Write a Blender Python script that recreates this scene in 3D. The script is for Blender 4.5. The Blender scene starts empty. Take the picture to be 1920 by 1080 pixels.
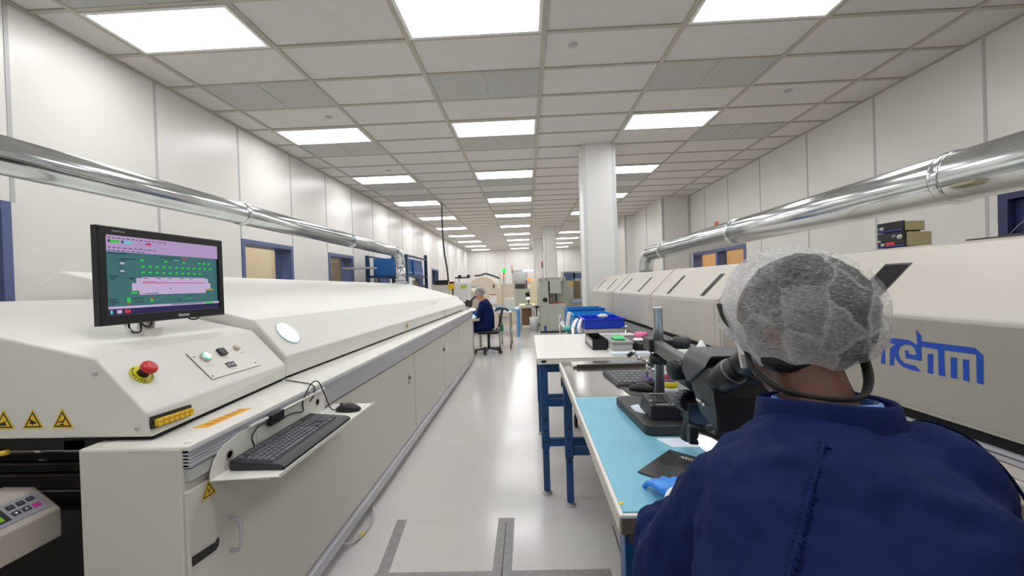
import bpy, bmesh, math, random
from mathutils import Vector, Matrix, Euler
from mathutils.bvhtree import BVHTree
random.seed(7)
scene = bpy.context.scene
COL = scene.collection
V = Vector

# ------------------------------------------------------------------ materials
def lin(c):
    c = c / 255.0
    return c / 12.92 if c <= 0.04045 else ((c + 0.055) / 1.055) ** 2.4
def rgb(t): return (lin(t[0]), lin(t[1]), lin(t[2]), 1.0)
MATS = {}
def mat(name, col=(200, 200, 200), rough=0.5, metal=0.0, bump=0.0, scale=60.0, vary=0.0, vscale=3.0,
        emis=None, estr=0.0, spec=0.5, coat=0.0, trans=0.0, aniso=0.0):
    if name in MATS: return MATS[name]
    m = bpy.data.materials.new(name); m.use_nodes = True
    nt = m.node_tree; b = nt.nodes['Principled BSDF']
    b.inputs['Base Color'].default_value = rgb(col)
    b.inputs['Roughness'].default_value = rough
    b.inputs['Metallic'].default_value = metal
    b.inputs['Specular IOR Level'].default_value = spec
    b.inputs['Coat Weight'].default_value = coat
    b.inputs['Transmission Weight'].default_value = trans
    tc = nt.nodes.new('ShaderNodeTexCoord')
    if emis:
        b.inputs['Emission Color'].default_value = rgb(emis)
        b.inputs['Emission Strength'].default_value = estr
    if vary > 0:
        n = nt.nodes.new('ShaderNodeTexNoise'); n.inputs['Scale'].default_value = vscale; n.inputs['Detail'].default_value = 5
        nt.links.new(tc.outputs['Object'], n.inputs['Vector'])
        r = nt.nodes.new('ShaderNodeValToRGB')
        c = rgb(col)
        r.color_ramp.elements[0].position = 0.3; r.color_ramp.elements[1].position = 0.7
        r.color_ramp.elements[0].color = tuple(x * (1 - vary) for x in c[:3]) + (1,)
        r.color_ramp.elements[1].color = tuple(min(1, x * (1 + vary)) for x in c[:3]) + (1,)
        nt.links.new(n.outputs['Fac'], r.inputs['Fac']); nt.links.new(r.outputs['Color'], b.inputs['Base Color'])
    if bump > 0:
        n2 = nt.nodes.new('ShaderNodeTexNoise'); n2.inputs['Scale'].default_value = scale; n2.inputs['Detail'].default_value = 4
        nt.links.new(tc.outputs['Object'], n2.inputs['Vector'])
        bp = nt.nodes.new('ShaderNodeBump'); bp.inputs['Strength'].default_value = bump; bp.inputs['Distance'].default_value = 0.01
        nt.links.new(n2.outputs['Fac'], bp.inputs['Height']); nt.links.new(bp.outputs['Normal'], b.inputs['Normal'])
    MATS[name] = m
    return m

def glass_mat(name, tint=(225, 235, 240), fac=0.12):
    m = bpy.data.materials.new(name); m.use_nodes = True; nt = m.node_tree
    for n in list(nt.nodes):
        if n.type == 'BSDF_PRINCIPLED': nt.nodes.remove(n)
    out = [n for n in nt.nodes if n.type == 'OUTPUT_MATERIAL'][0]
    t = nt.nodes.new('ShaderNodeBsdfTransparent'); t.inputs['Color'].default_value = rgb(tint)
    g = nt.nodes.new('ShaderNodeBsdfGlossy'); g.inputs['Roughness'].default_value = 0.03
    mx = nt.nodes.new('ShaderNodeMixShader'); mx.inputs['Fac'].default_value = fac
    nt.links.new(t.outputs[0], mx.inputs[1]); nt.links.new(g.outputs[0], mx.inputs[2]); nt.links.new(mx.outputs[0], out.inputs['Surface'])
    MATS[name] = m; return m

def floor_mat():
    m = bpy.data.materials.new('vinyl_floor'); m.use_nodes = True; nt = m.node_tree; b = nt.nodes['Principled BSDF']
    tc = nt.nodes.new('ShaderNodeTexCoord')
    br = nt.nodes.new('ShaderNodeTexBrick'); br.offset = 0.0
    br.inputs['Color1'].default_value = rgb((222, 218, 214)); br.inputs['Color2'].default_value = rgb((218, 214, 210))
    br.inputs['Mortar'].default_value = rgb((210, 206, 202))
    br.inputs['Scale'].default_value = 1.0; br.inputs['Mortar Size'].default_value = 0.0012
    br.inputs['Brick Width'].default_value = 0.61; br.inputs['Row Height'].default_value = 0.61
    mp = nt.nodes.new('ShaderNodeMapping'); mp.inputs['Location'].default_value = (0.163, 0.12, 0)
    nt.links.new(tc.outputs['Object'], mp.inputs['Vector']); nt.links.new(mp.outputs[0], br.inputs['Vector'])
    n = nt.nodes.new('ShaderNodeTexNoise'); n.inputs['Scale'].default_value = 2.2; n.inputs['Detail'].default_value = 6
    nt.links.new(tc.outputs['Object'], n.inputs['Vector'])
    mixc = nt.nodes.new('ShaderNodeMix'); mixc.data_type = 'RGBA'; mixc.blend_type = 'MULTIPLY'; mixc.inputs['Factor'].default_value = 0.12
    nt.links.new(br.outputs['Color'], mixc.inputs['A']); nt.links.new(n.outputs['Color'], mixc.inputs['B'])
    nt.links.new(mixc.outputs['Result'], b.inputs['Base Color'])
    mr = nt.nodes.new('ShaderNodeMapRange'); mr.inputs['To Min'].default_value = 0.1; mr.inputs['To Max'].default_value = 0.24
    nt.links.new(n.outputs['Fac'], mr.inputs['Value']); nt.links.new(mr.outputs[0], b.inputs['Roughness'])
    b.inputs['Specular IOR Level'].default_value = 0.5
    MATS['vinyl_floor'] = m; return m

FLOOR = floor_mat()
WALL = mat('white_wall_panel', (226, 223, 218), 0.32, bump=0.02, scale=4.0, vary=0.015, vscale=1.5)
SEAM = mat('grey_seam_strip', (184, 185, 184), 0.4)
TILE = mat('ceiling_tile', (217, 213, 208), 0.7, bump=0.05, scale=200, vary=0.02, vscale=8)
GRID = mat('ceiling_grid', (184, 178, 164), 0.5)
VENT = mat('perforated_vent_grey', (188, 188, 183), 0.6, bump=0.25, scale=420, vary=0.05, vscale=30)
LAMP = mat('lamp_diffuser', (255, 255, 255), 0.5, emis=(252, 253, 255), estr=9.2)
WHITEP = mat('white_plastic', (232, 231, 228), 0.4)
OVEN = mat('oven_cream_paint', (222, 221, 213), 0.42, bump=0.04, scale=300)
OVEN_DOOR = mat('oven_door_cream', (206, 203, 193), 0.42, bump=0.04, scale=300)
REHM = mat('beige_textured_paint', (197, 191, 180), 0.42, bump=0.09, scale=240, vary=0.02, vscale=4)
REHM_DK = mat('beige_panel_paint', (166, 159, 147), 0.4, bump=0.07, scale=260, vary=0.02, vscale=4)
ALU = mat('brushed_aluminium', (196, 196, 202), 0.42, 0.55, bump=0.03, scale=80)
GALV = mat('galvanised_steel', (212, 217, 219), 0.15, 1.0, bump=0.015, scale=4.0, vary=0.08, vscale=6)
STEEL = mat('stainless_steel', (192, 188, 184), 0.14, 0.92, bump=0.012, scale=14, vary=0.05, vscale=6)
POLE = mat('pole_metal', (204, 207, 210), 0.3, 0.9)
CHROME = mat('chrome', (205, 208, 210), 0.1, 1.0)
BLACK = mat('black_plastic', (20, 20, 22), 0.42, bump=0.03, scale=200)
BLACKG = mat('black_gloss', (10, 10, 12), 0.18)
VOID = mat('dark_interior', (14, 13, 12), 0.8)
DGREY = mat('dark_grey_plastic', (52, 53, 55), 0.45, bump=0.04, scale=250)
SCOPE = mat('microscope_charcoal', (28, 29, 31), 0.4, bump=0.05, scale=300)
SCOPEG = mat('microscope_grey_cover', (74, 74, 77), 0.45, bump=0.04, scale=300)
KEY = mat('keycap_dark', (92, 94, 98), 0.45)
MIDG = mat('mid_grey', (128, 128, 130), 0.5)
LGREY = mat('light_grey', (184, 184, 182), 0.5)
NAVYF = mat('blue_window_frame', (88, 100, 142), 0.4)
NAVYD = mat('dark_navy_frame', (42, 48, 92), 0.4)
BLUE = mat('blue_powder_coat', (24, 76, 128), 0.4, bump=0.04, scale=300)
BLUE2 = mat('light_blue_frame', (96, 158, 206), 0.45)
RACKB = mat('deep_blue_rack', (12, 52, 88), 0.4)
BINB = mat('blue_bin', (12, 84, 150), 0.45)
ROYAL = mat('royal_blue_bin', (10, 58, 205), 0.4)
CYANB = mat('cyan_bin', (28, 142, 218), 0.4)
MATB = mat('light_blue_bench_mat', (124, 190, 212), 0.42, bump=0.03, scale=200, vary=0.05, vscale=7)
LAMW = mat('white_laminate', (232, 229, 222), 0.35)
EDGEW = mat('bench_edge_band', (196, 190, 180), 0.5, vary=0.06, vscale=15)
TAPE = mat('grey_floor_tape', (150, 148, 147), 0.5, vary=0.12, vscale=25)
YEL = mat('warning_yellow', (235, 196, 28), 0.45)
YEL2 = mat('connector_yellow', (232, 190, 50), 0.4)
RED = mat('red_plastic', (200, 38, 40), 0.35)
ORNG = mat('orange_label', (232, 170, 30), 0.45)
WHITE = mat('white_paint', (240, 240, 240), 0.45)
PAPER = mat('white_paper', (222, 232, 242), 0.7, bump=0.05, scale=40)
GREENC = mat('green_cloth', (92, 205, 130), 0.8, bump=0.2, scale=40)
PINK = mat('pink_bag', (228, 120, 165), 0.6, bump=0.2, scale=60)
PURPLE = mat('purple_plastic', (120, 100, 160), 0.5)
LOGO = mat('logo_blue', (20, 74, 178), 0.4)
TAN = mat('tan_corridor_wall', (214, 188, 158), 0.6)
AMBER = mat('amber_room_wall', (224, 184, 130), 0.6)
GREYM = mat('grey_green_cabinet', (174, 178, 164), 0.45)
BEIGEM = mat('beige_machine', (222, 208, 188), 0.5)
CREAMB = mat('cream_machine', (226, 216, 180), 0.5)
OLIVE = mat('khaki_metal', (158, 148, 112), 0.45)
GREENL = mat('green_lamp', (20, 200, 60), 0.4, emis=(20, 235, 70), estr=1.6)
WHITEL = mat('white_lamp', (255, 255, 255), 0.4, emis=(250, 252, 255), estr=7.0)
ORANGEL = mat('orange_lamp', (255, 110, 60), 0.4, emis=(255, 100, 50), estr=2.0)
LENS = mat('lit_round_window', (255, 255, 255), 0.3, emis=(225, 246, 240), estr=2.2)
LENSE = mat('lit_window_rim', (170, 214, 212), 0.3)
BTNG = mat('lit_green_button', (60, 220, 130), 0.3, emis=(70, 230, 140), estr=1.0)
BTNW = mat('lit_button_core', (220, 255, 240), 0.3, emis=(190, 255, 225), estr=1.6)
SKIN = mat('dark_brown_skin', (92, 52, 36), 0.5, bump=0.04, scale=120, vary=0.12, vscale=14)
SKIN2 = mat('light_skin', (196, 132, 102), 0.55)
HAIR = mat('black_hair', (16, 14, 13), 0.6, bump=0.6, scale=90)
JACKET = mat('navy_smock', (7, 27, 74), 0.75, spec=0.16, bump=0.55, scale=13, vary=0.12, vscale=9)
JACKETD = mat('navy_smock_seam', (5, 15, 48), 0.8, spec=.1, bump=0.2, scale=40)
TROUS = mat('dark_trousers', (24, 28, 52), 0.8, bump=0.1, scale=60)
GLOVE = mat('blue_nitrile', (46, 138, 232), 0.42, bump=0.15, scale=60)
CUFF = mat('white_knit_cuff', (226, 226, 226), 0.8, bump=0.3, scale=200)
STRAPM = mat('olive_black_strap', (36, 36, 30), 0.75, bump=0.1, scale=200)
GLASSW = glass_mat('window_glass')
CLEARP = glass_mat('clear_plastic', (205, 210, 210), 0.25)

# ------------------------------------------------------------------ mesh builder
def wloc(o):
    p = V((0, 0, 0))
    while o is not None:
        p += V(o.location); o = o.parent
    return p
class MB:
    def __init__(s): s.v = []; s.f = []; s.m = []; s.s = []
    def add(s, vs, fs, m=0, smooth=False):
        k = len(s.v); s.v += [tuple(x) for x in vs]
        for f in fs: s.f.append([i + k for i in f]); s.m.append(m); s.s.append(smooth)
        return s
    def box(s, x0, x1, y0, y1, z0, z1, m=0):
        vs = [(x0,y0,z0),(x1,y0,z0),(x1,y1,z0),(x0,y1,z0),(x0,y0,z1),(x1,y0,z1),(x1,y1,z1),(x0,y1,z1)]
        return s.add(vs, [(0,3,2,1),(4,5,6,7),(0,1,5,4),(1,2,6,5),(2,3,7,6),(3,0,4,7)], m)
    def obox(s, c, ax, ay, az, m=0):          # centre and three half-axis vectors
        c, ax, ay, az = V(c), V(ax), V(ay), V(az)
        vs = [c + i*ax + j*ay + k*az for k in (-1,1) for j in (-1,1) for i in (-1,1)]
        return s.add(vs, [(0,2,3,1),(4,5,7,6),(0,1,5,4),(1,3,7,5),(3,2,6,7),(2,0,4,6)], m)
    def bar(s, p0, p1, w, h, m=0, up=(0,0,1)):
        p0, p1 = V(p0), V(p1); d = p1 - p0; t = d.normalized()
        u = V(up); r = t.cross(u)
        if r.length < 1e-4: r = t.cross(V((1,0,0)))
        r.normalize(); u = r.cross(t)
        return s.obox((p0+p1)/2, d/2, r*w/2, u*h/2, m)
    def loft(s, rings, m=0, smooth=True, cap=True, closed=True):
        n = len(rings[0]); vs = [p for r in rings for p in r]; fs = []
        for i in range(len(rings)-1):
            for j in range(n if closed else n-1):
                a = i*n+j; b = i*n+(j+1) % n
                fs.append((a, b, b+n, a+n))
        s.add(vs, fs, m, smooth)
        if cap and closed:
            s.add(rings[0], [tuple(range(n))[::-1]], m); s.add(rings[-1], [tuple(range(n))], m)
        return s
    def tube(s, pts, r, n=10, m=0, cap=True, smooth=True, flat=None):
        pts = [V(p) for p in pts]; rs = r if isinstance(r, (list, tuple)) else [r]*len(pts)
        t = (pts[1]-pts[0]).normalized(); u = t.orthogonal().normalized(); rings = []
        for i, p in enumerate(pts):
            a = pts[min(i+1, len(pts)-1)] - pts[max(i-1, 0)]
            if a.length > 1e-9: t = a.normalized()
            u = (u - t*u.dot(t)); u = u.normalized() if u.length > 1e-6 else t.orthogonal().normalized()
            w = t.cross(u); f = flat or 1.0
            rings.append([p + (u*math.cos(k*2*math.pi/n) + w*f*math.sin(k*2*math.pi/n))*rs[i] for k in range(n)])
        return s.loft(rings, m, smooth, cap)
    def cyl(s, p0, p1, r0, r1=None, n=24, m=0, cap=True):
        return s.tube([p0, p1], [r0, r1 if r1 is not None else r0], n, m, cap)
    def lathe(s, prof, o, ax=(0,0,1), n=24, m=0, sx=1.0):
        o = V(o); ax = V(ax).normalized(); u = ax.orthogonal().normalized(); w = ax.cross(u)
        rings = [[o + ax*z + (u*math.cos(k*2*math.pi/n)*sx + w*math.sin(k*2*math.pi/n))*max(r, 1e-4) for k in range(n)] for r, z in prof]
        return s.loft(rings, m, True, True)
    def prism(s, poly, vec, m=0):
        n = len(poly); vec = V(vec); vs = [V(p) for p in poly] + [V(p)+vec for p in poly]
        fs = [tuple(range(n))[::-1], tuple(range(n, 2*n))] + [(i, (i+1) % n, n+(i+1) % n, n+i) for i in range(n)]
        return s.add(vs, fs, m)
    def ball(s, c, r, rot=None, nu=20, nv=12, m=0):
        c = V(c); r = (r, r, r) if not isinstance(r, (list, tuple)) else r
        R = rot if rot is not None else Matrix.Identity(3); vs = []; fs = []
        for j in range(nv+1):
            a = math.pi*j/nv
            for i in range(nu):
                b = 2*math.pi*i/nu
                vs.append(c + R @ V((r[0]*math.sin(a)*math.cos(b), r[1]*math.sin(a)*math.sin(b), r[2]*math.cos(a))))
        for j in range(nv):
            for i in range(nu):
                fs.append((j*nu+i, (j+1)*nu+i, (j+1)*nu+(i+1) % nu, j*nu+(i+1) % nu))
        return s.add(vs, fs, m, True)
    def build(s, name, mats, parent=None, bevel=0.0, seg=2, label=None, weld=False, origin=None):
        me = bpy.data.meshes.new(name)
        o = bpy.data.objects.new(name, me); COL.objects.link(o)
        off = V((0, 0, 0))
        if parent is not None: o.parent = parent; off = wloc(parent)
        elif origin is not None: off = V(origin); o.location = off
        me.from_pydata([tuple(V(p)-off) for p in s.v], [], s.f)
        for m in (mats if isinstance(mats, (list, tuple)) else [mats]): me.materials.append(m)
        me.polygons.foreach_set('material_index', s.m); me.polygons.foreach_set('use_smooth', s.s)
        bm = bmesh.new(); bm.from_mesh(me)
        bmesh.ops.remove_doubles(bm, verts=bm.verts, dist=1e-5)
        bmesh.ops.recalc_face_normals(bm, faces=bm.faces)
        bm.to_mesh(me); bm.free(); me.update()
        if bevel > 0:
            b = o.modifiers.new('Bevel', 'BEVEL'); b.width = bevel; b.segments = seg; b.limit_method = 'ANGLE'; b.angle_limit = math.radians(38)
        if label: o['label'] = label
        return o
def tag(o, label, cat, group=None):
    o['label'] = label; o['category'] = cat
    if group: o['group'] = group
    return o
def thing(name, loc, label, cat, group=None):
    o = bpy.data.objects.new(name, None); COL.objects.link(o); o.location = loc; o.empty_display_size = 0.1
    return tag(o, label, cat, group)
def struct(o): o['kind'] = 'structure'; return o
def copy_tree(o, parent=None):
    c = o.copy(); COL.objects.link(c)
    if parent is not None: c.parent = parent
    for ch in list(o.children): copy_tree(ch, c)
    return c
def text_mesh(mb, txt, origin, right, up, size, m=0, depth=0.0006, bold=0.0, width=None):
    cu = bpy.data.curves.new('t', 'FONT'); cu.body = txt; cu.size = size; cu.extrude = 0; cu.offset = bold; cu.resolution_u = 3
    ob = bpy.data.objects.new('t', cu); COL.objects.link(ob)
    dg = bpy.context.evaluated_depsgraph_get(); me = bpy.data.meshes.new_from_object(ob.evaluated_get(dg))
    r = V(right).normalized(); u = V(up).normalized(); n = r.cross(u)
    k = 1.0
    if width and len(me.vertices):
        xs = [v.co.x for v in me.vertices]; k = width / max(1e-6, max(xs)-min(xs))
    vs = [V(origin) + r*(v.co.x*k) + u*v.co.y + n*depth for v in me.vertices]
    mb.add(vs, [tuple(p.vertices) for p in me.polygons], m)
    bpy.data.objects.remove(ob); bpy.data.curves.remove(cu); bpy.data.meshes.remove(me)
    return mb
def lerp(a, b, t): return a + (b-a)*t
def curve_pts(pts, k=6):                      # Catmull-Rom through the points
    pts = [V(p) for p in pts]; q = [2*pts[0]-pts[1]] + pts + [2*pts[-1]-pts[-2]]; out = []
    for i in range(1, len(q)-2):
        for j in range(k):
            t = j/k
            out.append(0.5*((2*q[i]) + (q[i+1]-q[i-1])*t + (2*q[i-1]-5*q[i]+4*q[i+1]-q[i+2])*t*t + (3*q[i]-q[i-1]-3*q[i+1]+q[i+2])*t**3))
    return out + [pts[-1]]
ORD = ['first', 'second', 'third', 'fourth', 'fifth', 'sixth', 'seventh', 'eighth', 'ninth', 'tenth', 'eleventh', 'twelfth']

# ------------------------------------------------------------------ camera
HC, CEIL = 1.38, 3.594
cam = bpy.data.cameras.new('camera'); co = bpy.data.objects.new('camera', cam); COL.objects.link(co)
cam.sensor_width = 36.0; cam.lens = 761.7 / 1920 * 36.0; cam.clip_start = 0.02
p_, y_, r_ = -0.0092, -0.0378, -0.0319
fw = V((math.sin(y_)*math.cos(p_), math.cos(y_)*math.cos(p_), math.sin(p_))); rt = V((math.cos(y_), -math.sin(y_), 0)); up = rt.cross(fw)
Rr = math.cos(r_)*rt + math.sin(r_)*up; Uu = -math.sin(r_)*rt + math.cos(r_)*up
co.matrix_world = Matrix(((Rr.x, Uu.x, -fw.x, 0), (Rr.y, Uu.y, -fw.y, 0), (Rr.z, Uu.z, -fw.z, HC), (0, 0, 0, 1)))
scene.camera = co
scene.view_settings.view_transform = 'Standard'; scene.view_settings.look = 'None'; scene.view_settings.gamma = 1.0
scene.view_settings.use_curve_mapping = False; scene.view_settings.exposure = 0.31
w = bpy.data.worlds.new('world'); scene.world = w; w.use_nodes = True
w.node_tree.nodes['Background'].inputs['Color'].default_value = (0.6, 0.62, 0.65, 1); w.node_tree.nodes['Background'].inputs['Strength'].default_value = 0.05
# ------------------------------------------------------------------ room shell
XL, XR, YN, YF = -3.8, 4.43, -5.8, 26.3
GX = [-3.4393 + 1.22*k for k in range(7)]
def GY(j): return 3.635 + 0.61*j
floor = MB().box(XL-2.2, XR+2.6, YN, YF, -0.1, 0.0).build('floor', FLOOR); struct(floor)
ceil = MB().box(XL-2.2, XR+2.6, YN-.1, YF+.1, CEIL+0.014, CEIL+0.12).build('ceiling', TILE); struct(ceil)
g = MB()
for x in GX: g.box(x-.022, x+.022, YN, YF, CEIL, CEIL+.016)
j = -16
while GY(j) < YF:
    if GY(j) > YN: g.box(XL, XR, GY(j)-.02, GY(j)+.02, CEIL+.002, CEIL+.016)
    j += 1
g.box(XL, XL+.03, YN, YF, CEIL-.004, CEIL+.016); g.box(XR-.03, XR, YN, 11.1, CEIL-.004, CEIL+.016)
struct(g.build('trim_1', GRID))

def wall_x(name, X, out, y0, y1, ops, seams, side):
    mb = MB(); a, b = sorted((X, X+out)); y = y0
    for (ya, yb, za, zb) in sorted(ops):
        mb.box(a, b, y, ya, 0, CEIL+.02)
        if za > 0: mb.box(a, b, ya, yb, 0, za)
        mb.box(a, b, ya, yb, zb, CEIL+.02); y = yb
    mb.box(a, b, y, y1, 0, CEIL+.02)
    s = -1 if out > 0 else 1
    for ys in seams:
        zz = [(0, CEIL)]
        for (ya, yb, za, zb) in ops:
            if ya-.03 < ys < yb+.03: zz = [(0, za), (zb, CEIL)]
        for z0, z1 in zz:
            if z1 > z0+.02:
                p, q = sorted((X, X+s*.004)); mb.box(p, q, ys-.014, ys+.014, z0, z1, 1)
    return struct(mb.build(name, [WALL, SEAM]))
LOPS = [(1.75, 2.87, 1.0, 2.11), (5.29, 6.49, 1.0, 2.11), (7.66, 8.80, 1.0, 2.11), (9.97, 11.12, 1.0, 2.11), (13.6, 14.7, 1.4, 2.11), (16.1, 17.3, 1.4, 2.11)]
ROPS = [(2.75, 3.98, 0.0, 2.09), (8.37, 10.98, 0.95, 2.06)]
wall_x('wall_left', XL, -.15, YN, YF, LOPS, [1.69 + 0.6*0, 2.885, 4.09, 5.30, 6.495, 7.65, 8.81, 10.0, 11.2, 12.4, 13.58, 14.78, 15.98, 17.2, 18.4, 19.6, 20.8, 22, 23.2, 24.4, 25.6], -1)
wall_x('wall_right', XR, .15, YN, 11.1, ROPS, [1.7, 2.9, 4.075, 5.31, 6.54, 7.83, 9.05, 10.2], 1)
mb = MB().box(3.68, XR+.15, 11.1, 14.0, 0, CEIL+.02).box(3.38, XR+.15, 14.0, 17.5, 0, CEIL+.02).box(4.0, XR+.15, 17.5, YF, 0, CEIL+.02)
for x, y in ((3.68, 11.1), (3.38, 14.0)):
    mb.box(x-.006, x+.05, y-.006, y+.03, 0, CEIL, 1)
mb.box(4.37, 4.43, 11.092, 11.1, 0, CEIL, 1).box(3.675, 3.68, 12.5, 12.56, 0, CEIL, 1)
struct(mb.build('wall_right_alcove', [WALL, SEAM]))
mb = MB().box(XL-.15, -.95, YF, YF+.15, 0, CEIL+.02).box(-.95, .05, YF, YF+.15, 2.28, CEIL+.02).box(.05, XR+.15, YF, YF+.15, 0, CEIL+.02)
for x in (-2.6, -1.4, 1.2, 2.4): mb.box(x-.015, x+.015, YF-.004, YF, 0, CEIL, 1)
struct(mb.build('wall_back', [WALL, SEAM]))
struct(MB().box(XL-.15, XR+.15, YN-.15, YN, 0, CEIL+.02).build('wall_front', WALL))
# corridor and side rooms seen through the windows
mb = MB().box(-6.1, -6.0, YN, YF, 0, CEIL+.02, 0)
mb.box(-6.0, XL-.15, 4.6, 4.7, 0, CEIL+.02, 1)  # added partition, out of view, keeps the nearest left window's interior dark
mb.box(-5.99, -5.95, YN, YF, 1.02, 1.1, 1)
struct(mb.build('wall_corridor', [TAN, LGREY]))
mb = MB().box(6.9, 7.0, YN, 14, 0, CEIL+.02).box(XR+.15, 6.9, 6.9, 7.0, 0, CEIL+.02).box(XR+.15, 6.9, 13.0, 13.1, 0, CEIL+.02)
struct(mb.build('wall_side_room', AMBER))

def window(name, X, out, ya, yb, za, zb, fm, fr=.06, mull=(), depth=.15, glass=True):
    mb = MB(); s = 1 if out < 0 else -1          # s points into the room
    a, b = sorted((X+s*.014, X+out)) 
    e = 0.004
    mb.box(a, b, ya+e, ya+fr, za+e, zb-e).box(a, b, yb-fr, yb-e, za+e, zb-e).box(a, b, ya+fr, yb-fr, zb-fr, zb-e)
    if za > 0: mb.box(a, b, ya+fr, yb-fr, za+e, za+fr)
    for y in mull: mb.box(a, b, y-.05, y+.05, za+fr, zb-fr)
    r = struct(mb.build(name, fm, bevel=.004))
    if glass:
        xg = X + out*.6
        MB().box(xg-.004, xg+.004, ya+fr, yb-fr, za+(fr if za > 0 else .002), zb-fr).build('pane', GLASSW, r)
    return r
for k, (ya, yb, za, zb) in enumerate(LOPS):
    window('window_%d' % (k+1), XL, -.26, ya, yb, za, zb, NAVYF, .065)
window('window_7', XR, .2, 8.37, 10.98, .95, 2.06, NAVYF, .08, mull=(9.63,))
# navy door with a glazed upper half in the right wall
mb = MB(); a, b = XR-.015, XR+.15
mb.box(a, b, 2.754, 2.83, 0.002, 2.085).box(a, b, 3.90, 3.976, 0.002, 2.085).box(a, b, 2.83, 3.90, 2.01, 2.085)
d1 = struct(mb.build('door_1', NAVYD, bevel=.004))
lf = MB().box(XR+.05, XR+.095, 2.835, 3.895, .01, 1.1).box(XR+.05, XR+.095, 2.835, 3.0, 1.1, 2.005).box(XR+.05, XR+.095, 3.73, 3.895, 1.1, 2.005).box(XR+.05, XR+.095, 3.0, 3.73, 1.88, 2.005).build('door_leaf', NAVYD, d1, bevel=.004)
MB().box(XR+.068, XR+.076, 3.0, 3.73, 1.1, 1.88).build('pane', GLASSW, lf)
# open doorway in the back wall and a small sheet frame beside it
mb = MB().box(-.944, -.89, YF-.02, YF+.15, 0.002, 2.27).box(-.01, .044, YF-.02, YF+.15, 0.002, 2.27).box(-.89, -.01, YF-.02, YF+.15, 2.21, 2.27)
struct(mb.build('door_2', LGREY))
struct(MB().box(-2.5, 1.8, YF+2.2, YF+2.3, 0, 3.0).box(-2.5, 1.8, YF+.15, YF+2.2, 2.9, 3.0).box(-2.5, 1.8, YF+.15, YF+2.2, -.1, 0).build('wall_back_room', LGREY))
# columns
def column(name, x0, x1, y0, y1):
    mb = MB().box(x0, x1, y0, y1, 0, CEIL+.013)
    e = .006
    for x in (x0, x1):
        for y in (y0, y1):
            mb.box(x-e if x == x0 else x-.05, x+.05 if x == x0 else x+e, y-e if y == y0 else y-.05, y+.05 if y == y0 else y+e, 0, CEIL-.005, 1)
    return struct(mb.build(name, [mat('column_white', (232, 231, 228), .35), mat('column_corner', (214, 216, 216), .35)], bevel=.003))
column('column_1', .955, 1.479, 6.63, 7.14)
column('column_2', .716, 1.19, 16.0, 16.5)
column('column_3', .38, .83, 20.3, 20.8)
struct(MB().box(XL, XL+.012, YN, YF, 0, .1).build('baseboard_left', MIDG))

# ------------------------------------------------------------------ ceiling fittings
proto = None
def lamp_at(k, j, label):
    global proto
    loc = (GX[k]+.61, GY(j)+.305, CEIL)
    if proto is None:
        r = thing('ceiling_light', loc, label, 'ceiling light', 'lit ceiling panels')
        x, y, z = loc; hx, hy = .586, .283
        f = MB()
        f.box(x-hx, x+hx, y-hy, y-hy+.03, z-.006, z+.012).box(x-hx, x+hx, y+hy-.03, y+hy, z-.006, z+.012)
        f.box(x-hx, x-hx+.03, y-hy+.03, y+hy-.03, z-.006, z+.012).box(x+hx-.03, x+hx, y-hy+.03, y+hy-.03, z-.006, z+.012)
        f.build('frame', WHITEP, r)
        n = 5; rr = .03; poly = []
        for (cx, cy, a0) in ((1, 1, 0), (-1, 1, 90), (-1, -1, 180), (1, -1, 270)):
            for i in range(n+1):
                a = math.radians(a0+90*i/n)
                poly.append((x+cx*(hx-.03-rr)+rr*math.cos(a), y+cy*(hy-.03-rr)+rr*math.sin(a), z-.003))
        MB().prism(poly, (0, 0, .008)).build('diffuser', LAMP, r)
        proto = r
    else:
        r = copy_tree(proto); r.location = loc; r['label'] = label
    return r
CN = {0: 'left', 2: 'middle', 4: 'right'}
jj = [-9, -5, -1, 3, 7, 11, 15, 19, 23, 27, 31, 35]
for k in (0, 2, 4):
    for i, j in enumerate(jj):
        i -= 1
        if i <= 0: lab = 'lit ceiling panel in the %s row, %s behind the camera' % (CN[k], ORD[-i])
        elif i == 10: lab = 'lit ceiling panel at the far end of the %s row, beside the back wall' % CN[k]
        else: lab = 'lit white ceiling panel, %s from the camera in the %s row' % (ORD[i-1], CN[k])
        if k == 4 and i in (6,): continue
        lamp_at(k, j, lab)
vp = None
def vent_at(k, j, label):
    global vp
    loc = (GX[k]+.61, GY(j)+.305, CEIL)
    if vp is None:
        r = thing('ceiling_vent', loc, label, 'ceiling vent', 'grey ceiling vents')
        x, y, z = loc
        MB().box(x-.585, x+.585, y-.282, y+.282, z+.004, z+.012).build('grille', VENT, r)
        MB().box(x-.014, x+.014, y-.282, y+.282, z-.001, z+.006).build('divider', LGREY, r)
        vp = r
    else:
        r = copy_tree(vp); r.location = loc; r['label'] = label
    return r
AFT = ['just before', 'one tile beyond', 'directly beyond']
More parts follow.
